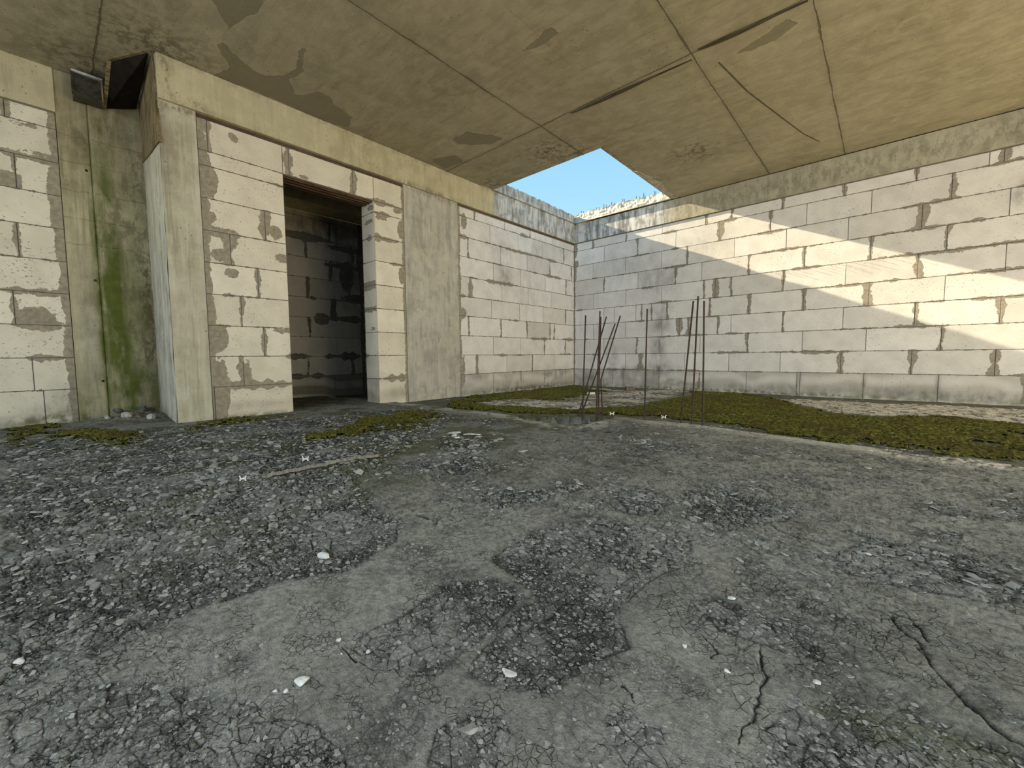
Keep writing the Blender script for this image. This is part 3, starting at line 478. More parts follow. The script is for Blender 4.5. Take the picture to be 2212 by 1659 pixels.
cpart(-1.7, HX, -9., HY); cpart(HX, 8.2, -9., HY); cpart(HX, 8.2, HY, .0)
# faces of the opening and the slab top
def side(p0, p1, seed, inward):
    p0 = np.array(p0); p1 = np.array(p1); n = int(np.linalg.norm(p1-p0)/.015); t = np.linspace(0, 1, n); rows = []
    for i, u in enumerate([0, .06, .25, .5, .8, 1]):
        q = p0[None]*(1-t[:, None])+p1[None]*t[:, None]
        jit = (fbm(t*60+i*2, t*0+i, seed, 4)-.5)*.05*(0 if i == 0 else 1)-(.02*u)
        rows.append(np.c_[q+np.array(inward)[None]*jit[:, None], np.full(n, ZC+.16*u)])
    mb.grid(np.array(rows), 1, False)
side((0.0, HY), (HX, HY), 71, (0, 1)); side((HX, HY), (HX, 0.0), 72, (-1, 0))
mb.box((-1.7, -9., ZC+.02), (HX+.0, HY-.03, ZC+.16), 1, skip=('-z',)); mb.box((-1.7, HY-.03, ZC+.0), (-.26, -1.8, ZC+.16), 1); mb.box((HX+.03, -9., ZC+.02), (8.2, .3, ZC+.16), 1, skip=('-z',))
struct(mb.build('ceiling', [M_ceil, M_broken]))
# crumbled lip along the right edge of the opening
mb = MB(); t = np.linspace(0, 1, 160); yy = -1.25+t*1.25; wv = np.sin(t*math.pi)**.5*(.05+.05*fbm(t*9, t*0, 5)); rows = []
for i, u in enumerate([-.25, 0, .2, .4, .6, .8, 1]):
    x = HX+u*wv*1.6-.004; z = ZC-.002*(0 < u < 1)+(.012*(fbm(yy*40+i*4, t*0+i, 9, 3)-.35))*(0 < u < 1)*-1
    if u < 0: z = z+.05
    rows.append(np.stack([x, yy, z], -1))
mb.grid(np.array(rows), 0, False)
tag(mb.build('ceiling_broken_lip', M_broken), kind='structure')
# ---------------------------------------------------------------- floor
R0 = np.array([4.028, -6.072])
def crackfield(X, Y):
    d = np.full(X.shape, 9.)
    w1 = (fbm(X*45, Y*45, 81)-.5)*.022; w2 = (fbm(X*45+9, Y*45, 82)-.5)*.022
    for c in D['cracks']: d = np.minimum(d, linedist(X+w1, Y+w2, c))
    return d
def relief(X, Y, want=True):
    """height of the broken screed and its colour"""
    n0 = fbm(X*1.1, Y*1.1, 1, 4); n1 = fbm(X*5, Y*5, 2, 4); n2 = fbm(X*22, Y*22, 3, 4)
    wx = (n1-.5)*.16+(n2-.5)*.03; wy = (fbm(X*5+40, Y*5, 4, 3)-.5)*.16+(fbm(X*22+9, Y*22, 8, 3)-.5)*.03
    rr = np.hypot(X-R0[0], Y-R0[1]); soft = np.clip(rr*.016, .006, .05); ws = np.clip(rr/2.5, .12, 1)   # smaller wobble on the small near patches
    A = X+wx*ws; B = Y+wy*ws
    deb = np.full(X.shape, -.3)
    for i, q in enumerate(D['debris']): deb = np.maximum(deb, polysd(A, B, q))
    soft = np.clip(rr*.016, .006, .05)
    dm = ss(-soft, soft, deb+(n2-.5)*.05*ws)
    # scattered extra flaking everywhere
    ex = ss(.55, .70, fbm(X*4.1+3, Y*4.1, 12, 6))*.8
    ex2 = ss(.60, .66, fbm(X*6+3, Y*6, 15, 4))*.6*ss(4, 1.2, rr)
    near = ss(-.02, .05, polysd(X, Y, [[2.9, -6.5], [2.9, -5.4], [4.2, -4.9], [6, -5.6], [6, -7]], .3))
    dm = np.clip(np.maximum(dm, np.maximum(ex*.8, ex2)), 0, 1)
    moss = np.full(X.shape, -.3)
    for q in D['moss']: moss = np.maximum(moss, polysd(A, B, q))
    mm = ss(-.02, .03, moss+(n2-.5)*.34+(n1-.5)*.62-.035+(fbm(X*60, Y*60, 93, 2)-.5)*.10-.10*ss(.5, .7, fbm(X*2.2, Y*2.2, 95, 3)))
    sand = np.full(X.shape, -.3)
    for q in D['sand']: sand = np.maximum(sand, polysd(A, B, q))
    sm = ss(-.03, .03, sand+(n2-.5)*.16+.02); mm = mm*(1-sm)*ss(-.13, -.07, moss)
    # slab edge
    E = np.array(D['slabedge']); big = list(map(tuple, D['slabedge']))+[(9, -8), (3, -9), (-3, -7), (-3, -4), (-.5, -3.6)]
    sl = polysd(X+(n2-.5)*.05, Y+(n1-.5)*.06, big, .5)
    h = (n0-.5)*.012+(n1-.5)*.005+(n2-.5)*.0014
    low = np.maximum(ss(.006, -.006, sl), ss(1.1, 1.0, np.hypot(((X-D['pt']['pit'][0])*.74+(Y-D['pt']['pit'][1])*.67+.02)/.36, (-(X-D['pt']['pit'][0])*.67+(Y-D['pt']['pit'][1])*.74-.15)/.19)+(n2-.5)*.4))
    h = h-.022*low+.006*low*(n2-.3)
    # plates at three sizes
    wv = (n2-.5)*.25
    lfz = ss(-.04, .04, polysd(A, B, D['debris'][0]))
    sel = lfz > .5
    w17 = worley(X*20+wv+n1*.8, Y*20-wv, 21); w34 = worley(X*36+wv*1.5+n1*.8, Y*36-wv*1.5, 24)
    f1, f2, r1, vx, vy = [np.where(sel, p_, q_) for p_, q_ in zip(w17, w34)]; e1 = (f2-f1)*np.where(sel, 1, .75)
    g1, g2, r2, ux, uy = worley(X*42+wv*2, Y*42+wv*2, 22); e2 = g2-g1
    k1, k2, r3, tx, ty = worley(X*105, Y*105, 23); e3 = k2-k1
    edge = np.clip(4*dm*(1-dm), 0, 1)
    pl1 = (r1-.35)*.007+(vx*(r2*0+r1-.5)+vy*(.5-r1))*.006
    pl2 = (r2-.4)*.005+(ux*(r2-.5)-uy*(r2-.4))*.005
    c1 = np.exp(-(e1/.048)**2); c2 = np.exp(-(e2/.10)**2); c3 = np.exp(-(e3/.16)**2)
    crumbs = ss(.50, .62, fbm(X*7, Y*7, 31, 4)+dm*.06+.05*lfz); fl = np.clip(rr/1.2, .55, 1.25)
    vs = np.clip(rr/1.6, .45, 1.); bl = np.exp(-((deb+(n2-.5)*.05*ws-soft*.3)/(soft*.22))**2)*ss(.42, .56, fbm(X*11, Y*11, 35, 2)); h = h-.0028*dm*vs-.003*bl*vs
    h = h+dm*fl*vs*(.0015+pl1*.75*(1-.4*crumbs)-.0045*c1)+dm*crumbs*fl*vs*(pl2*.8-.003*c2)+dm*crumbs*.0016*vs*(r3-.4-c3)
    tiny = ss(.50, .60, fbm(X*120, Y*120, 88, 2)); h = h+.0009*tiny*vs
    kf = ss(.35, .9, fbm(X*3.3, Y*3.3, 77, 3)+.1)*(1-dm)
    h = h-kf*.0018*c1*ss(.5, .6, n1)
    tf = fbm(X*2.3+5, Y*2.3, 61, 6)*8+n1*.8; fr = tf-np.floor(tf); tmk = ss(.42, .58, fbm(X*4+2, Y*4, 62, 3))*np.clip(rr/1.4, .45, 1.)*(1-low)
    h = h+.0032*tmk*(ss(0, .07, fr)-fr); te = np.exp(-((fr-.0)/.035)**2)*tmk+.5*np.exp(-((fr-1.)/.02)**2)*tmk
    tg = fbm(X*7+1, Y*7, 64, 5)*8+n2*.5; fg = tg-np.floor(tg); tm2 = ss(.5, .6, fbm(X*6+8, Y*6, 65, 3))*np.clip(rr/1.4, .4, 1.)*(1-low)
    h = h+.0016*tm2*(ss(0, .10, fg)-fg); te2 = np.exp(-(fg/.05)**2)*tm2
    cd = crackfield(X, Y); cw = np.clip(rr*.0024, .0010, .009)*(.12+2.4*fbm(X*15, Y*15, 83, 3)**2*1.4); ck = np.exp(-(cd/cw)**2); h = h-np.clip(rr*.006, .002, .012)*ck
    pc = D['pt']['pit']; pr = np.hypot((X-pc[0]+(n2-.5)*.05)*.82+(Y-pc[1])*.57, 0)  # placeholder axis
    ua = (X-pc[0])*.74+(Y-pc[1])*.67; va = -(X-pc[0])*.67+(Y-pc[1])*.74
    pitd = np.hypot((ua+.02)/.36, (va-.15)/.19)+(n2-.5)*.40; pit = ss(1.04, .90, pitd)
    h = h-.085*pit*low
    # heap in recess
    hp = np.exp(-((X+.55)/.25)**2-((Y+5.65)/.22)**2); h = h+hp*(.05+.05*(n2-.3)+.02*r2)
    h = np.where((X > 5.3), h*.6, h)
    if not want: return h, dm, mm*(1-pit), sm, low
    # colour
    base = np.stack([.285+0*h, .288+0*h, .262+0*h], -1)
    warm = ss(.45, .75, n0)[..., None]; base = base*(1-.0*warm)+warm*np.array([.03, .028, .016])
    blot = ss(.50, .66, fbm(X*3.1+7, Y*3.1, 44, 6))[..., None]; base = base*(1-.22*blot)
    blot2 = ss(.56, .70, fbm(X*13, Y*13, 45, 4))[..., None]; base = base*(1-.10*blot2)
    dk = ss(.60, .66, fbm(X*38, Y*38, 46, 3))[..., None]; base = base*(1-.34*dk*np.clip(rr/2.2, .25, 1)[..., None]); dk2 = ss(.56, .64, fbm(X*90, Y*90, 48, 3)+.10*(fbm(X*2, Y*2, 51, 2)-.5))[..., None]; base = base*(1-.38*dk2*np.clip(rr/1.4, .3, 1)[..., None])
    lt = ss(.60, .72, fbm(X*19+5, Y*19, 47, 4))[..., None]; base = base*(1+.05*lt)
    pr1 = r1[..., None]; pr2 = r2[..., None]; pr3 = r3[..., None]; cr = crumbs[..., None]
    dc = np.array([.255, .26, .245])*(.80+.34*pr1)*(1-cr)+cr*np.array([.25, .256, .24])*(.55+.65*pr2)*(.75+.4*pr3)
    dc = dc*(1-.2*dk-.2*dk2)
    cc = np.maximum(c1*.8, crumbs*np.maximum(c2*.9, c3*.55))[..., None]; dc = dc*(1-.90*cc)
    dc = dc*(1-.35*ss(.5, .7, fbm(X*4.4, Y*4.4, 49, 3))[..., None])
    c = base*(1-dm[..., None])+dc*dm[..., None]
    c = c*(1-.6*bl[..., None])*(1-.62*te[..., None])*(1-.5*te2[..., None]); c = c*(1+.14*(np.exp(-((fr-.12)/.06)**2)*tmk)[..., None])
    c = c*(1-(.65*(1-dm)*kf*c1*ss(.48, .6, n1))[..., None]); c = c*(1-.85*ck[..., None])
    rim = (ss(.16, .02, np.abs(sl-.05))*(1-low)*ss(.3, .6, n1+.15))[..., None]; c = c*(1-.75*rim)+rim*.75*np.array([.56, .54, .47])
    lc = np.array([.16, .155, .125])*(.5+.9*n2[..., None]); c = c*(1-low[..., None])+lc*low[..., None]
    sc = np.array([.66, .62, .53])*(.7+.5*n2[..., None])*(1-.7*(ss(.55, .66, fbm(X*30, Y*30, 50, 3))[..., None])); c = c*(1-sm[..., None])+sc*sm[..., None]
    mc = np.array([.115, .125, .03])*(.4+1.3*n2[..., None]); c = c*(1-mm[..., None])+mc*mm[..., None]
    mt = (ss(.50, .60, fbm(X*5+3, Y*5, 97, 5))*ss(3.2, 2.2, X)*ss(-6.4, -5.6, Y)*(1-mm)*.65)[..., None]; c = c*(1-mt)+mt*np.array([.085, .09, .035])*(.5+n2[..., None])
    gt = (dm*ss(-.03, .03, polysd(A, B, D['debris'][6]))*ss(.45, .6, fbm(X*9, Y*9, 99, 3)))[..., None]*.45; c = c*(1-gt)+gt*np.array([.11, .13, .06])
    pt = (pit*low)[..., None]; c = c*(1-pt)+pt*np.array([.30, .31, .30])*(.25+1.2*n2[..., None])
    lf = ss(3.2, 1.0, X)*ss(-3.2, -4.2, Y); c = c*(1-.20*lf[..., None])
    hd = np.clip(hp*1.6, 0, 1)[..., None]; c = c*(1-hd)+hd*np.array([.12, .11, .09])*(.3+1.6*pr2)
    return h, c, dm, mm*(1-pit), low
def polar():
    rs = [0.02]; r = .30
    rs.append(.2)
    while r < 15:
        rs.append(r); r += min(max(r*r*.0042, .0005), .012 if r < 8.6 else .25)
    head = math.pi/2+.735
    a = np.r_[np.linspace(head-1.06, head+1.06, 1560), np.linspace(head+1.06, head-1.06+2*math.pi, 150)[1:]]
    Rr, Aa = np.meshgrid(np.array(rs), a, indexing='ij')
    return R0[0]+Rr*np.cos(Aa), R0[1]+Rr*np.sin(Aa)
X, Y = polar(); nr, na = X.shape
h, c, dmf, mmf, lowf = relief(X, Y)
V = np.stack([X, Y, h], -1).reshape(-1, 3); I = np.arange(nr*na).reshape(nr, na)
F = np.stack([I[:-1, :-1], I[1:, :-1], I[1:, 1:], I[:-1, 1:]], -1).reshape(-1, 4)
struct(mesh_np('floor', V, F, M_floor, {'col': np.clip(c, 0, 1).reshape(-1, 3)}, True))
# moss carpet: real cushions lying on the floor
sM = SH('moss', .95, .05); mcn = sM.mix(sM.ramp(sM.noise(55, 4, .7), .35, .65), (.040, .046, .010), (.27, .26, .055)); mcn = sM.mix(sM.m_('MULTIPLY', sM.ramp(sM.noise(3, 4), .45, .65), .6), mcn, (.12, .085, .035))
M_moss = sM.out(mcn, sM.bump(sM.noise(160, 4, .8), .012, 1.))
k = (mmf > .30) & (X < 5.6) & (Y < -.03) & ((X > .03) | ((X > -.74) & (Y < -5.5)))
qk = k[:-1, :-1] & k[1:, :-1] & k[1:, 1:] & k[:-1, 1:]; Fm = F.reshape(nr-1, na-1, 4)[qk]
rm = np.hypot(X-R0[0], Y-R0[1])
tuft = fbm(X*55, Y*55, 90, 3); hm = h+(mmf-.42)*.016*(.4+1.2*fbm(X*9, Y*9, 91, 3))+(tuft-.5)*.022*ss(.3, .8, mmf)
Vm = np.stack([X, Y, hm], -1).reshape(-1, 3); used = np.unique(Fm); mp = np.full(nr*na, -1); mp[used] = np.arange(len(used))
tag(mesh_np('moss_carpet', Vm[used], mp[Fm], M_moss, None, True), 'olive green moss carpet spreading over the low floor along the walls', 'moss', kind='stuff')
# loose crumbs lying on the broken screed
def hcol(xs, ys):
    hh, dd, mq, sq, lw = relief(xs, ys, False); return hh, dd, mq, sq
rg = np.random.default_rng(5)
def chips(name, N, rmin, rmax, smin, smax, mat, thr, seed, flat=.2, moss=False):
    g = np.random.default_rng(seed)
    rr = rmin*(rmax/rmin)**g.random(N*4) if rmax < 8 else rmin+(rmax-rmin)*g.random(N*4); aa = math.pi/2+.735+(g.random(N*4)-.5)*2.1
    xs = R0[0]+rr*np.cos(aa); ys = R0[1]+rr*np.sin(aa)
    hh, dd, mq, sq = hcol(xs, ys); w = np.where(xs < 0, 0, 1)*np.where(ys > -.04, 0, 1)
    ok = ((g.random(N*4) < np.clip(dd+.02, 0, 1)**1.5) if not moss else (g.random(N*4) < mq*.6+sq*.7)) & (w > 0) & ((g.random(N*4) > mq) | moss)
    xs, ys, hh, rr = [q[ok][:N] for q in (xs, ys, hh, rr)]; n = len(xs)
    s = (smin+(smax-smin)*g.random(n)**4)*np.clip(rr/1.3, .55, 1.6)
    A = g.random(n)*6.28; V = np.zeros((n, 12, 3)); base = np.arange(6)/6*2*math.pi
    for i in range(6):
        rad = s*(.65+.7*g.random(n)); an = A+base[i]; V[:, i] = np.stack([rad*np.cos(an), rad*np.sin(an)*.75, -s*flat*.5+0*s], -1)
        V[:, i+6] = np.stack([rad*np.cos(an)*.82, rad*np.sin(an)*.75*.82, s*flat*(.4+.5*g.random(n))], -1)
    tx = (g.random(n)-.5)*.7; ty = (g.random(n)-.5)*.7
    V[:, :, 2] += V[:, :, 0]*tx[:, None]+V[:, :, 1]*ty[:, None]
    V[:, :, 0] += xs[:, None]; V[:, :, 1] += ys[:, None]; V[:, :, 2] += (hh+s*flat*.3)[:, None]
    Fq = [(i, (i+1) % 6, 6+(i+1) % 6, 6+i) for i in range(6)]+[(6, 7, 8, 9), (6, 9, 10, 11)]
    F = (np.array(Fq)[None]+(np.arange(n)*12)[:, None, None]).reshape(-1, 4)
    return mesh_np(name, V.reshape(-1, 3), F, mat)
def chipmat(name, a, b):
    s = SH(name); n = s.nd('ShaderNodeNewGeometry'); return s.out(s.mix(n.outputs['Random Per Island'], a, b), s.bump(s.noise(200, 3), .002, .6))
tag(chips('concrete_crumbs', 26000, .32, 4.5, .0010, .0085, chipmat('crumb', (.13, .133, .122), (.33, .335, .315)), .4, 11), 'loose grey crumbs of broken screed strewn over the flaking floor', 'rubble', kind='stuff')
tag(chips('concrete_crumbs', 14000, 1.0, 8.2, .003, .014, chipmat('crumb_far', (.08, .08, .075), (.34, .34, .31)), .4, 12, .2), 'dark coarse crumbs of screed across the left side of the floor', 'rubble', kind='stuff')
tag(chips('screed_chips', 2600, .34, 2.2, .003, .0105, chipmat('plate', (.20, .205, .19), (.38, .385, .36)), .4, 17, .12), 'flat pale chips of screed lying in the broken patches near the front', 'rubble', kind='stuff')
tag(chips('moss_litter', 5000, 2.6, 8.2, .003, .012, chipmat('litter', (.05, .05, .035), (.40, .36, .28)), .4, 13, .4, True), 'fine gritty litter scattered over the moss and pale dust', 'rubble', kind='stuff')
# ---------------------------------------------------------------- individual stones, flakes
def fh(x, y): return float(relief(np.array([float(x)]), np.array([float(y)]), False)[0][0])
def stone(name, p, size, mat, label, cat, flat=.5, seed=0, rot=0., tilt=0., asp=.7, group=None, facet=True):
    r = random.Random(seed); import bmesh
    bm = bmesh.new(); bmesh.ops.create_icosphere(bm, subdivisions=3 if facet else 2, radius=1)
    cuts = [(Vector((r.gauss(0, 1), r.gauss(0, 1), r.gauss(0, .7))).normalized(), r.uniform(.45, .85)) for _ in range(11)]
    for v in bm.verts:
        for nrm, dd in cuts:
            e = v.co.dot(nrm)-dd
            if e > 0: v.co -= nrm*e
        v.co *= 1+r.uniform(-.03, .03); v.co.x *= size; v.co.y *= size*asp; v.co.z *= size*flat
        v.co.z += v.co.x*tilt
    zmin = min(v.co.z for v in bm.verts)
    for v in bm.verts: v.co.z -= zmin*.8
    me = bpy.data.meshes.new(name); bm.to_mesh(me); bm.free(); me.materials.append(mat)
    o = bpy.data.objects.new(name, me); col.objects.link(o); o.location = (p[0], p[1], fh(p[0], p[1])); o.rotation_euler = (0, 0, rot)
    return tag(o, label, cat, group)
pt = D['pt']; cam_h = .735
stone('stone', pt['w1'], .0175, M_stone, 'large white stone lying at the edge of the left rubble field', 'stone', .5, 1, .5)
stone('stone', pt['w2'], .0135, M_stone, 'white angular stone wedge on bare screed at lower left', 'stone', .5, 2, .9)
stone('stone', pt['w3'], .0048, M_stone, 'small white pebble alone just left of the oval rubble patch', 'stone', .7, 3, 1.4)
stone('stone', pt['w4'], .0026, M_stone, 'tiny white pebble below the pebble beside the oval rubble patch', 'stone', .7, 4)
stone('stone', pt['w5'], .0055, M_stone, 'white chip lodged in the left tip of the oval rubble patch', 'stone', .5, 5, .6)
stone('stone', pt['w7'], .0048, M_stone, 'pale pebble furthest left of the two beside the white wedge stone', 'stone', .5, 6, .9)
stone('stone', pt['w8'], .0050, M_stone, 'pale pebble touching the left side of the white wedge stone', 'stone', .5, 7, .9)
stone('stone', pt['w6'], .0150, M_stone, 'flat pale slab fragment bedded in the cracked screed at bottom centre', 'stone', .12, 8, .4)
stone('stone', pt['x5'], .009, M_chip, 'round grey pebble beside the broken plate in mid floor', 'stone', .5, 9)
stone('stone', pt['x9'], .005, M_stone, 'pale pebble on bare screed below the centre rubble', 'stone', .6, 10)
stone('stone', pt['y2'], .0065, M_stone, 'pale oval pebble on the smooth screed at lower right', 'stone', .4, 12, .4)
stone('stone', pt['y3'], .0075, M_stone, 'elongated pale chip beside the diagonal crack at lower right', 'stone', .35, 13, .4)
stone('stone', pt['x3'], .010, M_stone, 'flat white flake on open screed at right', 'stone', .2, 14, .3)
stone('stone', pt['y4'], .011, M_stone, 'pale oval pebble in rubble near the left edge of the floor', 'stone', .4, 15)
stone('stone', pt['y5'], .007, M_chip, 'small grey pebble on the lower edge of the left rubble field', 'stone', .4, 16)
stone('stone', pt['x4'], .009, M_stone, 'pale flake along the rubble ridge at right of centre', 'stone', .3, 17, 1.)
for i, (k, s, l) in enumerate([('f1', .05, 'largest white mortar flake lying left of the flake pile'), ('f2', .045, 'white mortar flake on top of the small flake pile'), ('f3', .04, 'grey mortar flake at the right end of the flake pile'), ('y6', .035, 'thin lone flake on the floor right of the flake pile')]):
    stone('mortar_flake', pt[k], s, M_stone if i < 2 else M_chip, l, 'flake', .14, 30+i, .7, .05)
for i, (dx, dy) in enumerate([(.05, .03), (.1, -.02), (-.05, -.08), (.12, .09), (.02, -.12), (-.1, -.03)]):
    stone('mortar_flake', (pt['f2'][0]+dx, pt['f2'][1]+dy), .022+.006*(i % 3), M_chip if i % 2 else M_stone, 'small mortar flake scattered around the white flake pile', 'flake', .2, 40+i, i, group='small flakes around the flake pile')
def flake(p, size, label, seed, mat=M_chipd, lift=.02, rot=.7):
    mb = MB(); r = random.Random(seed); n = 14; V = []
    for zz in (0, .006):
        for i in range(n):
            a = i/n*2*math.pi; q = size*(1+r.uniform(-.25, .2)); x = q*math.cos(a); y = q*math.sin(a)*.55
            V.append((x, y, zz+lift*max(0, y/size)*1.6+.002))
    F = [(i, (i+1) % n, n+(i+1) % n, n+i) for i in range(n)]; V += [(0, 0, .001), (0, 0, .010)]
    F += [(2*n, (i+1) % n, i, i) for i in range(n)]+[(2*n+1, n+i, n+(i+1) % n, n+(i+1) % n) for i in range(n)]
    mb.add(V, F); o = mb.build('screed_flake', mat); o.location = (p[0], p[1], fh(*p)); o.rotation_euler = (0, 0, rot); return tag(o, label, 'flake')
flake(pt['d1'], .045, 'dark curled flake lying in front of the pit, left one', 3)
flake(pt['d2'], .05, 'dark curled flake standing up in front of the pit, right one', 4, lift=.04)
plates = [(1015, 1572, .018), (1100, 1500, 0)]
for i, (x, y, q) in enumerate([(-.52, -5.60, .055), (-.40, -5.72, .045), (-.62, -5.75, .05), (-.30, -5.58, .04), (-.66, -5.56, .05), (-.48, -5.82, .03)]):
    stone('concrete_chunk', (x, y), q, M_chip if i % 2 else M_chipd, ['large dark concrete chunk in the recess heap', 'pale chunk at the front of the recess heap', 'dark chunk at the left of the recess heap, under the green streak', 'pale chunk nearest the corner column in the recess heap', 'dark chunk at the very back of the recess heap', 'small pale chunk spilling off the front of the recess heap'][i], 'chunk', .6, 80+i, i*1.3)
# raised plates of cracked screed in the foreground
for i, (k, s, a, l) in enumerate([('y1', .014, .9, 'rounded cracked screed plate standing out at bottom centre')]):
    stone('screed_plate', pt[k], s, M_chip, l, 'plate', .22, 60+i, a)
# ---------------------------------------------------------------- timber batten on the floor
a = Vector((*pt['st0'], 0)); b = Vector((*pt['st1'], 0)); mid = (a+b)/2; L = (b-a).length
mb = MB(); n = 26; P = []
for i in range(n):
    t = i/(n-1); q = a.lerp(b, t); w = .0085*(1-.25*t)+.0015*math.sin(t*23); sd = Vector((b.y-a.y, a.x-b.x, 0)).normalized(); bow = sd*(.006*math.sin(t*5))
    z = fh(q.x, q.y)+.006+.004*math.sin(t*3)
    P.append([tuple(q+bow+sd*w*u+Vector((0, 0, z+v))) for u, v in ((-1, 0), (-.8, .011), (0, .013), (.85, .010), (1, 0), (-1, 0))])
mb.grid(P); P0 = [P[0][:5], P[-1][:5]]
for e, fl in ((0, 0), (1, 1)):
    q = P0[e]; mb.add(list(q), [(0, 1, 2, 2), (0, 2, 3, 3), (0, 3, 4, 4)])
tag(mb.build('wooden_batten', M_stick), 'thin weathered wooden batten lying on the rubble below the doorway', 'batten')
# white rebar spacers
def spacer(p, label, s=1.):
    mb = MB(); z = fh(*p)
    for k in range(2):
        mb.tube([(-.014+.028*k, 0, .0), (-.012+.024*k, .002, .012), (-.016+.032*k, 0, .026)], [.004, .003, .0035], 6)
    mb.tube([(-.013, 0, .011), (.013, 0, .011)], .004, 6); mb.tube([(-.012, 0, .004), (0, .012, .016), (.012, 0, .004)], .0028, 6)
    o = mb.build('plastic_spacer', M_plast); o.location = (p[0], p[1], z+.002); o.rotation_euler = (0, 0, cam_h); o.scale = (s, s, s); tag(o, label, 'spacer')
spacer(pt['sp1'], 'white plastic rebar spacer on the floor behind the wooden batten', .9); spacer(pt['sp2'], 'white plastic rebar spacer at the left end of the wooden batten', .8)
spacer(pt['sp3'], 'white plastic rebar spacer in the moss left of the lone rebar', 1.1); spacer(pt['sp4'], 'white plastic rebar spacer in the moss right of the lone rebar', 1.1)
# brick bits on the dust in the corner
def brick(p, sz, rot, label, z=0):
    mb = MB(); a, b, c = sz; e = .006
    for (u, v, w) in ((0, 0, 0),): mb.box((-a+e, -b+e, 0), (a-e, b-e, c))
    mb.box((-a, -b+e, e), (a, b-e, c-e)); mb.box((-a+e, -b, e), (a-e, b, c-e))
    for t in (-.45, .0, .45): mb.box((t*a*1.2-.01, -b-.001, c*.3), (t*a*1.2+.01, -b+.004, c*.7))
    o = mb.build('brick_piece', M_brick); o.location = (p[0], p[1], fh(*p)+z); o.rotation_euler = (0, .0, rot); return tag(o, label, 'brick')
brick(pt['br2'], (.06, .05, .06), .7, 'dark brown brick piece standing in the pale dust near the corner')
brick((pt['br1'][0]+.05, pt['br1'][1]+.03), (.07, .05, .045), .4, 'brown brick piece resting behind the standing one against the right wall', .02)
for q, l, r_ in (((1.06, -.95), 'flat wooden offcut leaning in the pale dust before the bricks', .9),):
    mb = MB(); mb.box((-.16, -.03, .0), (.16, .03, .018)); mb.box((-.16, -.03, .018), (.10, .012, .022)); o = mb.build('wood_offcut', M_stick); o.location = (q[0], q[1], fh(*q)+.03); o.rotation_euler = (0, .08, r_); tag(o, l, 'wood')
mb = MB(); mb.tube([(-.05, 0, .014), (.05, .01, .016)], .014, 10); o = mb.build('white_pipe_piece', M_plast); o.location = (*pt['wh'], fh(*pt['wh'])); o.rotation_euler = (0, 0, .75); tag(o, 'short white pipe piece lying behind the left rebar bundle', 'pipe')
# ---------------------------------------------------------------- reinforcing bars
labs = ['leftmost upright rusty rebar of the bundle by the pit', 'bent rusty rebar crossing low behind the bundle towards upper right', 'rusty rebar leaning steeply right across the bundle by the pit', 'tallest near-upright rusty rebar in the middle of the bundle', 'upright rusty rebar close beside the tallest one of the bundle', 'rusty rebar kinked near its foot and leaning right, rightmost of the bundle',
        'lone upright rusty rebar between the two groups', 'leaning rusty rebar at the left of the right group', 'tallest rusty rebar in the middle of the right group', 'upright rusty rebar at the right of the right group']
for P, l in zip(D['rebar'], labs):
    f = P[0]; z = fh(f[0], f[1])-.012; mb = MB(); pts = [(0, 0, 0)]+[(q[0]-f[0], q[1]-f[1], q[2]-z) for q in P[1:]]
    mb.tube(pts, .0055, 8, rib=.006); o = mb.build('rebar', M_rebar, smooth=False); o.location = (f[0], f[1], z)
    tag(o, l, 'rebar', 'rusty starter bars rising from the floor')
for (a, b) in zip(D['stub'], D['stubtop']):
    mb = MB(); mb.tube([(0, 0, -.06), (0, 0, max(.02, b[2]-a[2]))], .0045, 6); o = mb.build('rebar_stub', M_rebar); o.location = (a[0], a[1], a[2]-.004)
    tag(o, 'thin rusty rebar stub poking up from the sunlit parapet edge', 'rebar', 'rebar stubs on the right parapet')
for i, q in enumerate(D['hatch']):
    mb = MB(); mb.tube([(0, .015, 0), (0, -.030-.010*(i % 3), -.002)], .0016, 5); o = mb.build('wall_wire', M_rebar); o.location = (q[0], 0, q[2]+.004)
    tag(o, 'short wire end sticking out of a sunlit bed joint of the right wall', 'wire', 'wire ends in the bed joint')
# steel bars under the door lintel
for i in range(3):
    mb = MB(); x = -.035-.06*i; mb.tube([(x, DL-.05, 2.118), (x, -3.98+.02*i, 2.118), (x, DR+.05, 2.121)], .011, 8); o = mb.build('lintel_bar', M_dark)
    tag(o, ['front dark steel bar under the blocks above the doorway', 'middle dark steel bar under the blocks above the doorway', 'rear dark steel bar under the blocks above the doorway'][i], 'steel bar', 'bars carrying the door lintel')
mb = MB(); mb.box((-.25, DL, 2.119), (-.012, DR, 2.130)); struct(mb.build('trim_1', M_dark))
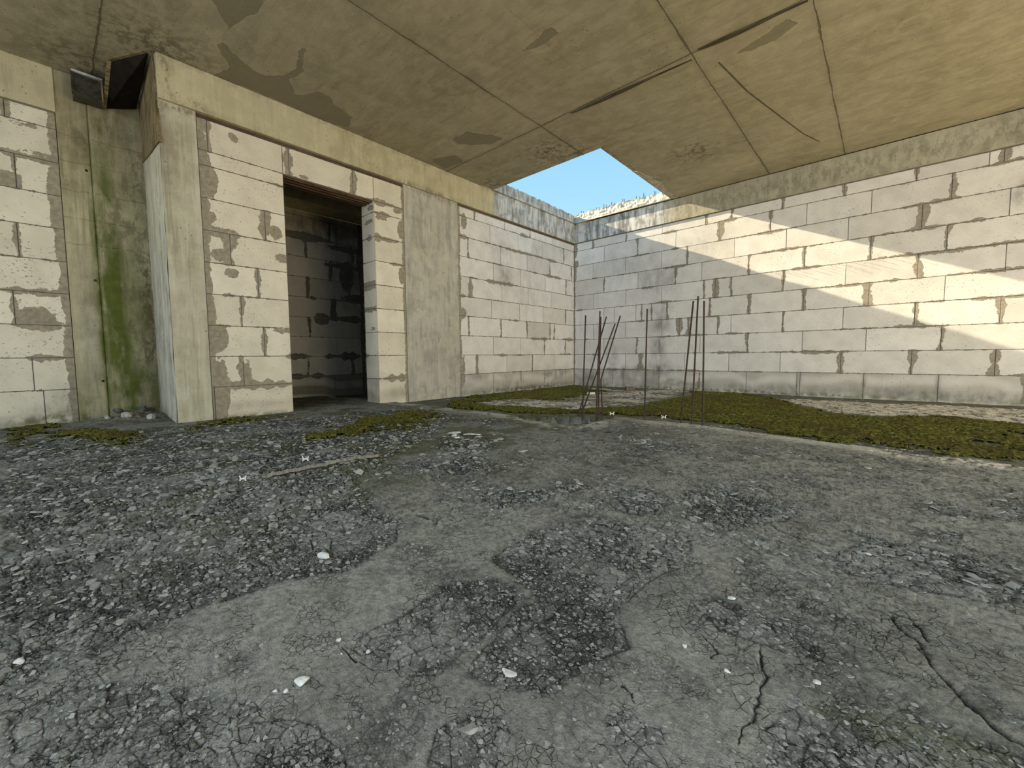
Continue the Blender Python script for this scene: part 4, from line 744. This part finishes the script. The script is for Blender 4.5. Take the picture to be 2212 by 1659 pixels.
# ---------------------------------------------------------------- formwork left in the recess
def slab(name, quad, thick, mat, label, cat, frame=None):
    Q = [Vector(q) for q in quad]; n = (Q[1]-Q[0]).cross(Q[3]-Q[0]).normalized()*thick; mb = MB()
    mb.add([tuple(q) for q in Q]+[tuple(q+n) for q in Q], [(3, 2, 1, 0), (4, 5, 6, 7), (0, 1, 5, 4), (1, 2, 6, 5), (2, 3, 7, 6), (3, 0, 4, 7)])
    return tag(mb.build(name, mat), label, cat)
slab('plywood_board', [(-.02, -5.474, 2.70), (.02, -5.474, 2.085), (-.755, -5.474, 2.175), (-.755, -5.474, 2.66)], .018, M_ply, 'weathered plywood board with slanted lower edge on the column side', 'board')
root = empty('formwork_box', (-.4, -5.6, 2.6)); tag(root, 'dark hollow formwork box hanging under the ceiling in the recess', 'formwork')
def kid(name, quad, thick, mat):
    Q = [Vector(q)-root.location for q in quad]; n = (Q[1]-Q[0]).cross(Q[3]-Q[0]).normalized()*thick; mb = MB()
    mb.add([tuple(q) for q in Q]+[tuple(q+n) for q in Q], [(3, 2, 1, 0), (4, 5, 6, 7), (0, 1, 5, 4), (1, 2, 6, 5), (2, 3, 7, 6), (3, 0, 4, 7)])
    return mb.build(name, mat, root)
TL = (-.335, -5.665, ZC-.004); TR = (-.03, -5.498, ZC-.004); BR = (-.74, -5.498, 2.60); BL = (-.745, -5.675, 2.53)
kid('slanted_panel', [TL, TR, BR, BL], .012, M_plyd)  # near-black colour stands for the shade inside the hollow box
kid('edge_batten', [(TL[0]-.0, TL[1]-.022, TL[2]), TL, BL, (BL[0], BL[1]-.022, BL[2])], .014, M_ply)
kid('top_batten', [(TL[0]+.02, TL[1]-.012, TL[2]), (TR[0]+.02, TR[1]-.012, TR[2]), TR, TL], .010, M_ply)
root = empty('metal_box', (-.68, -5.78, 2.6)); tag(root, 'black metal box with a shiny top edge jutting from the recess wall', 'box')
def rb(name, a, b, mat):
    mb = MB(); mb.box(tuple(np.array(a)-root.location), tuple(np.array(b)-root.location)); return mb.build(name, mat, root)
rb('body', (-.765, -5.862, 2.52), (-.62, -5.70, 2.68), M_blackm)
rb('rim', (-.628, -5.868, 2.672), (-.60, -5.700, 2.686), mat_simple('bright_metal', (.25, .26, .28), (.5, .52, .55), 12, .001, .3, .6))
rb('side_flange', (-.64, -5.709, 2.50), (-.60, -5.700, 2.675), M_ply); rb('lower_lip', (-.66, -5.862, 2.505), (-.60, -5.71, 2.522), M_blackm)
rb('left_flange', (-.64, -5.872, 2.52), (-.605, -5.862, 2.675), M_blackm)
# strips left in the ceiling joint, a wire below the ceiling
def strip(a, b, w, label):
    mb = MB(); P = []
    for i in range(30):
        t = i/29; q = Vector(a).lerp(Vector(b), t); ww = w*(.35+.65*math.sin(math.pi*(.15+.75*t))); z = ZC-.014*abs(math.sin(math.pi*min(1, t*1.3+.05)))-.003
        P.append([(q.x, q.y-ww, ZC+.01), (q.x, q.y-ww, z), (q.x, q.y+ww*.4, z), (q.x, q.y+ww*.4, ZC+.01)])
    mb.grid(P, 0, True); return tag(mb.build('joint_strip', M_stick2), label, 'strip')
M_stick2 = mat_simple('dark_strip', (.035, .03, .02), (.10, .085, .055), 20, .004, st=(.3, 3, 1))
strip((1.80, -2.765, 0), (2.86, -2.715, 0), .018, 'dark strip in the ceiling joint nearer the opening')
strip((2.93, -2.79, 0), (3.58, -2.755, 0), .022, 'dark strip in the ceiling joint nearer the right edge')
mb = MB(); mb.tube([(3.002, -2.55, ZC-.003), (3.08, -2.0, ZC-.004), (3.22, -1.35, ZC-.004), (3.33, -.85, ZC-.003), (3.427, -.558, ZC-.002)], .0028, 6); tag(mb.build('ceiling_wire', M_stick2), 'thin bowed wire pressed into the ceiling beside the joint strips', 'wire')
mb = MB(); mb.tube([(.0, 0, 0), (.05, .03, .05), (.12, .04, .02)], .0025, 5); mb.tube([(.02, 0, 0), (-.05, .04, .07), (-.09, .03, .13)], .0018, 5); o = mb.build('wire_tuft', M_stick); o.location = (3.26, -.12, fh(3.26, -.12)+.01); tag(o, 'pale dry twig at the foot of the right wall', 'twig')
# ---------------------------------------------------------------- camera
cp = D['cam']; f, pit, roll, yaw = cp[:4]
fw = Vector((-math.sin(yaw)*math.cos(pit), math.cos(yaw)*math.cos(pit), math.sin(pit))); r = Vector((math.cos(yaw), math.sin(yaw), 0)); u = r.cross(fw)
r2 = r*math.cos(roll)+u*math.sin(roll); u2 = -r*math.sin(roll)+u*math.cos(roll)
cd = bpy.data.cameras.new('camera'); cd.sensor_width = 36; cd.lens = f/2212*36; cd.clip_start = .02; cd.clip_end = 200
co = bpy.data.objects.new('camera', cd); col.objects.link(co)
co.matrix_world = Matrix(((r2.x, u2.x, -fw.x, cp[4]), (r2.y, u2.y, -fw.y, cp[5]), (r2.z, u2.z, -fw.z, cp[6]), (0, 0, 0, 1)))
bpy.context.scene.camera = co
# ---------------------------------------------------------------- light
def lamp(kind, name, energy, color, loc=(0, 0, 0), direction=None, **kw):
    l = bpy.data.lights.new(name, kind); l.energy = energy; l.color = color
    for k, v in kw.items(): setattr(l, k, v)
    o = bpy.data.objects.new(name, l); col.objects.link(o); o.location = loc
    if direction: o.rotation_euler = Vector(direction).to_track_quat('-Z', 'Y').to_euler()
    return o
lamp('SUN', 'sun', 19.5, (1., .83, .56), (0, 0, 6), (6, 1, -2.88), angle=.009)
lamp('AREA', 'sky_fill_behind', 84, (.86, .93, 1.), (3.5, -8.8, 2.2), (0, 1, -.35), shape='RECTANGLE', size=7, size_y=.8, spread=2.4)  # added fill lamp, in place of skylight from the unseen open side
lamp('AREA', 'bounce_fill_behind', 34, (1., .82, .55), (3.5, -8.8, .4), (0, 1, .45), shape='RECTANGLE', size=7, size_y=.7, spread=2.2)  # warm fill lamp added low to imitate ground bounce from behind
lamp('AREA', 'sky_fill_right', 52, (.84, .92, 1.), (8., -4.5, 2.2), (-1, .0, -.5), shape='RECTANGLE', size=6, size_y=.8, spread=2.4)  # cool fill lamp added for skylight entering out of view on the right
lamp('AREA', 'bounce_fill_right', 135, (1., .76, .42), (7.6, -2.6, .4), (-1, .1, .4), shape='RECTANGLE', size=4.5, size_y=.7, spread=2.3)  # added warm fill imitating light bounced up from sunlit ground
w = bpy.data.worlds.new('world'); bpy.context.scene.world = w; w.use_nodes = True; nt = w.node_tree; bg = nt.nodes['Background']
tc = nt.nodes.new('ShaderNodeTexCoord'); sx = nt.nodes.new('ShaderNodeSeparateXYZ'); nt.links.new(tc.outputs['Generated'], sx.inputs[0])
cr = nt.nodes.new('ShaderNodeValToRGB'); nt.links.new(sx.outputs['Z'], cr.inputs[0]); e = cr.color_ramp.elements
e[0].position = .0; e[0].color = (.62, .86, .98, 1); e[1].position = 1.; e[1].color = (.16, .38, .80, 1); q = e.new(.28); q.color = (.44, .78, .97, 1); q = e.new(.5); q.color = (.30, .62, .93, 1)
nt.links.new(cr.outputs[0], bg.inputs[0]); bg.inputs[1].default_value = 1.05
sc = bpy.context.scene; sc.view_settings.view_transform = 'Standard'; sc.view_settings.look = 'None'; sc.view_settings.exposure = 0; sc.view_settings.gamma = 1
sc.cycles.max_bounces = 6; sc.cycles.diffuse_bounces = 4; sc.cycles.use_adaptive_sampling = True; sc.cycles.adaptive_threshold = .08; sc.cycles.adaptive_min_samples = 12; sc.cycles.use_denoising = True
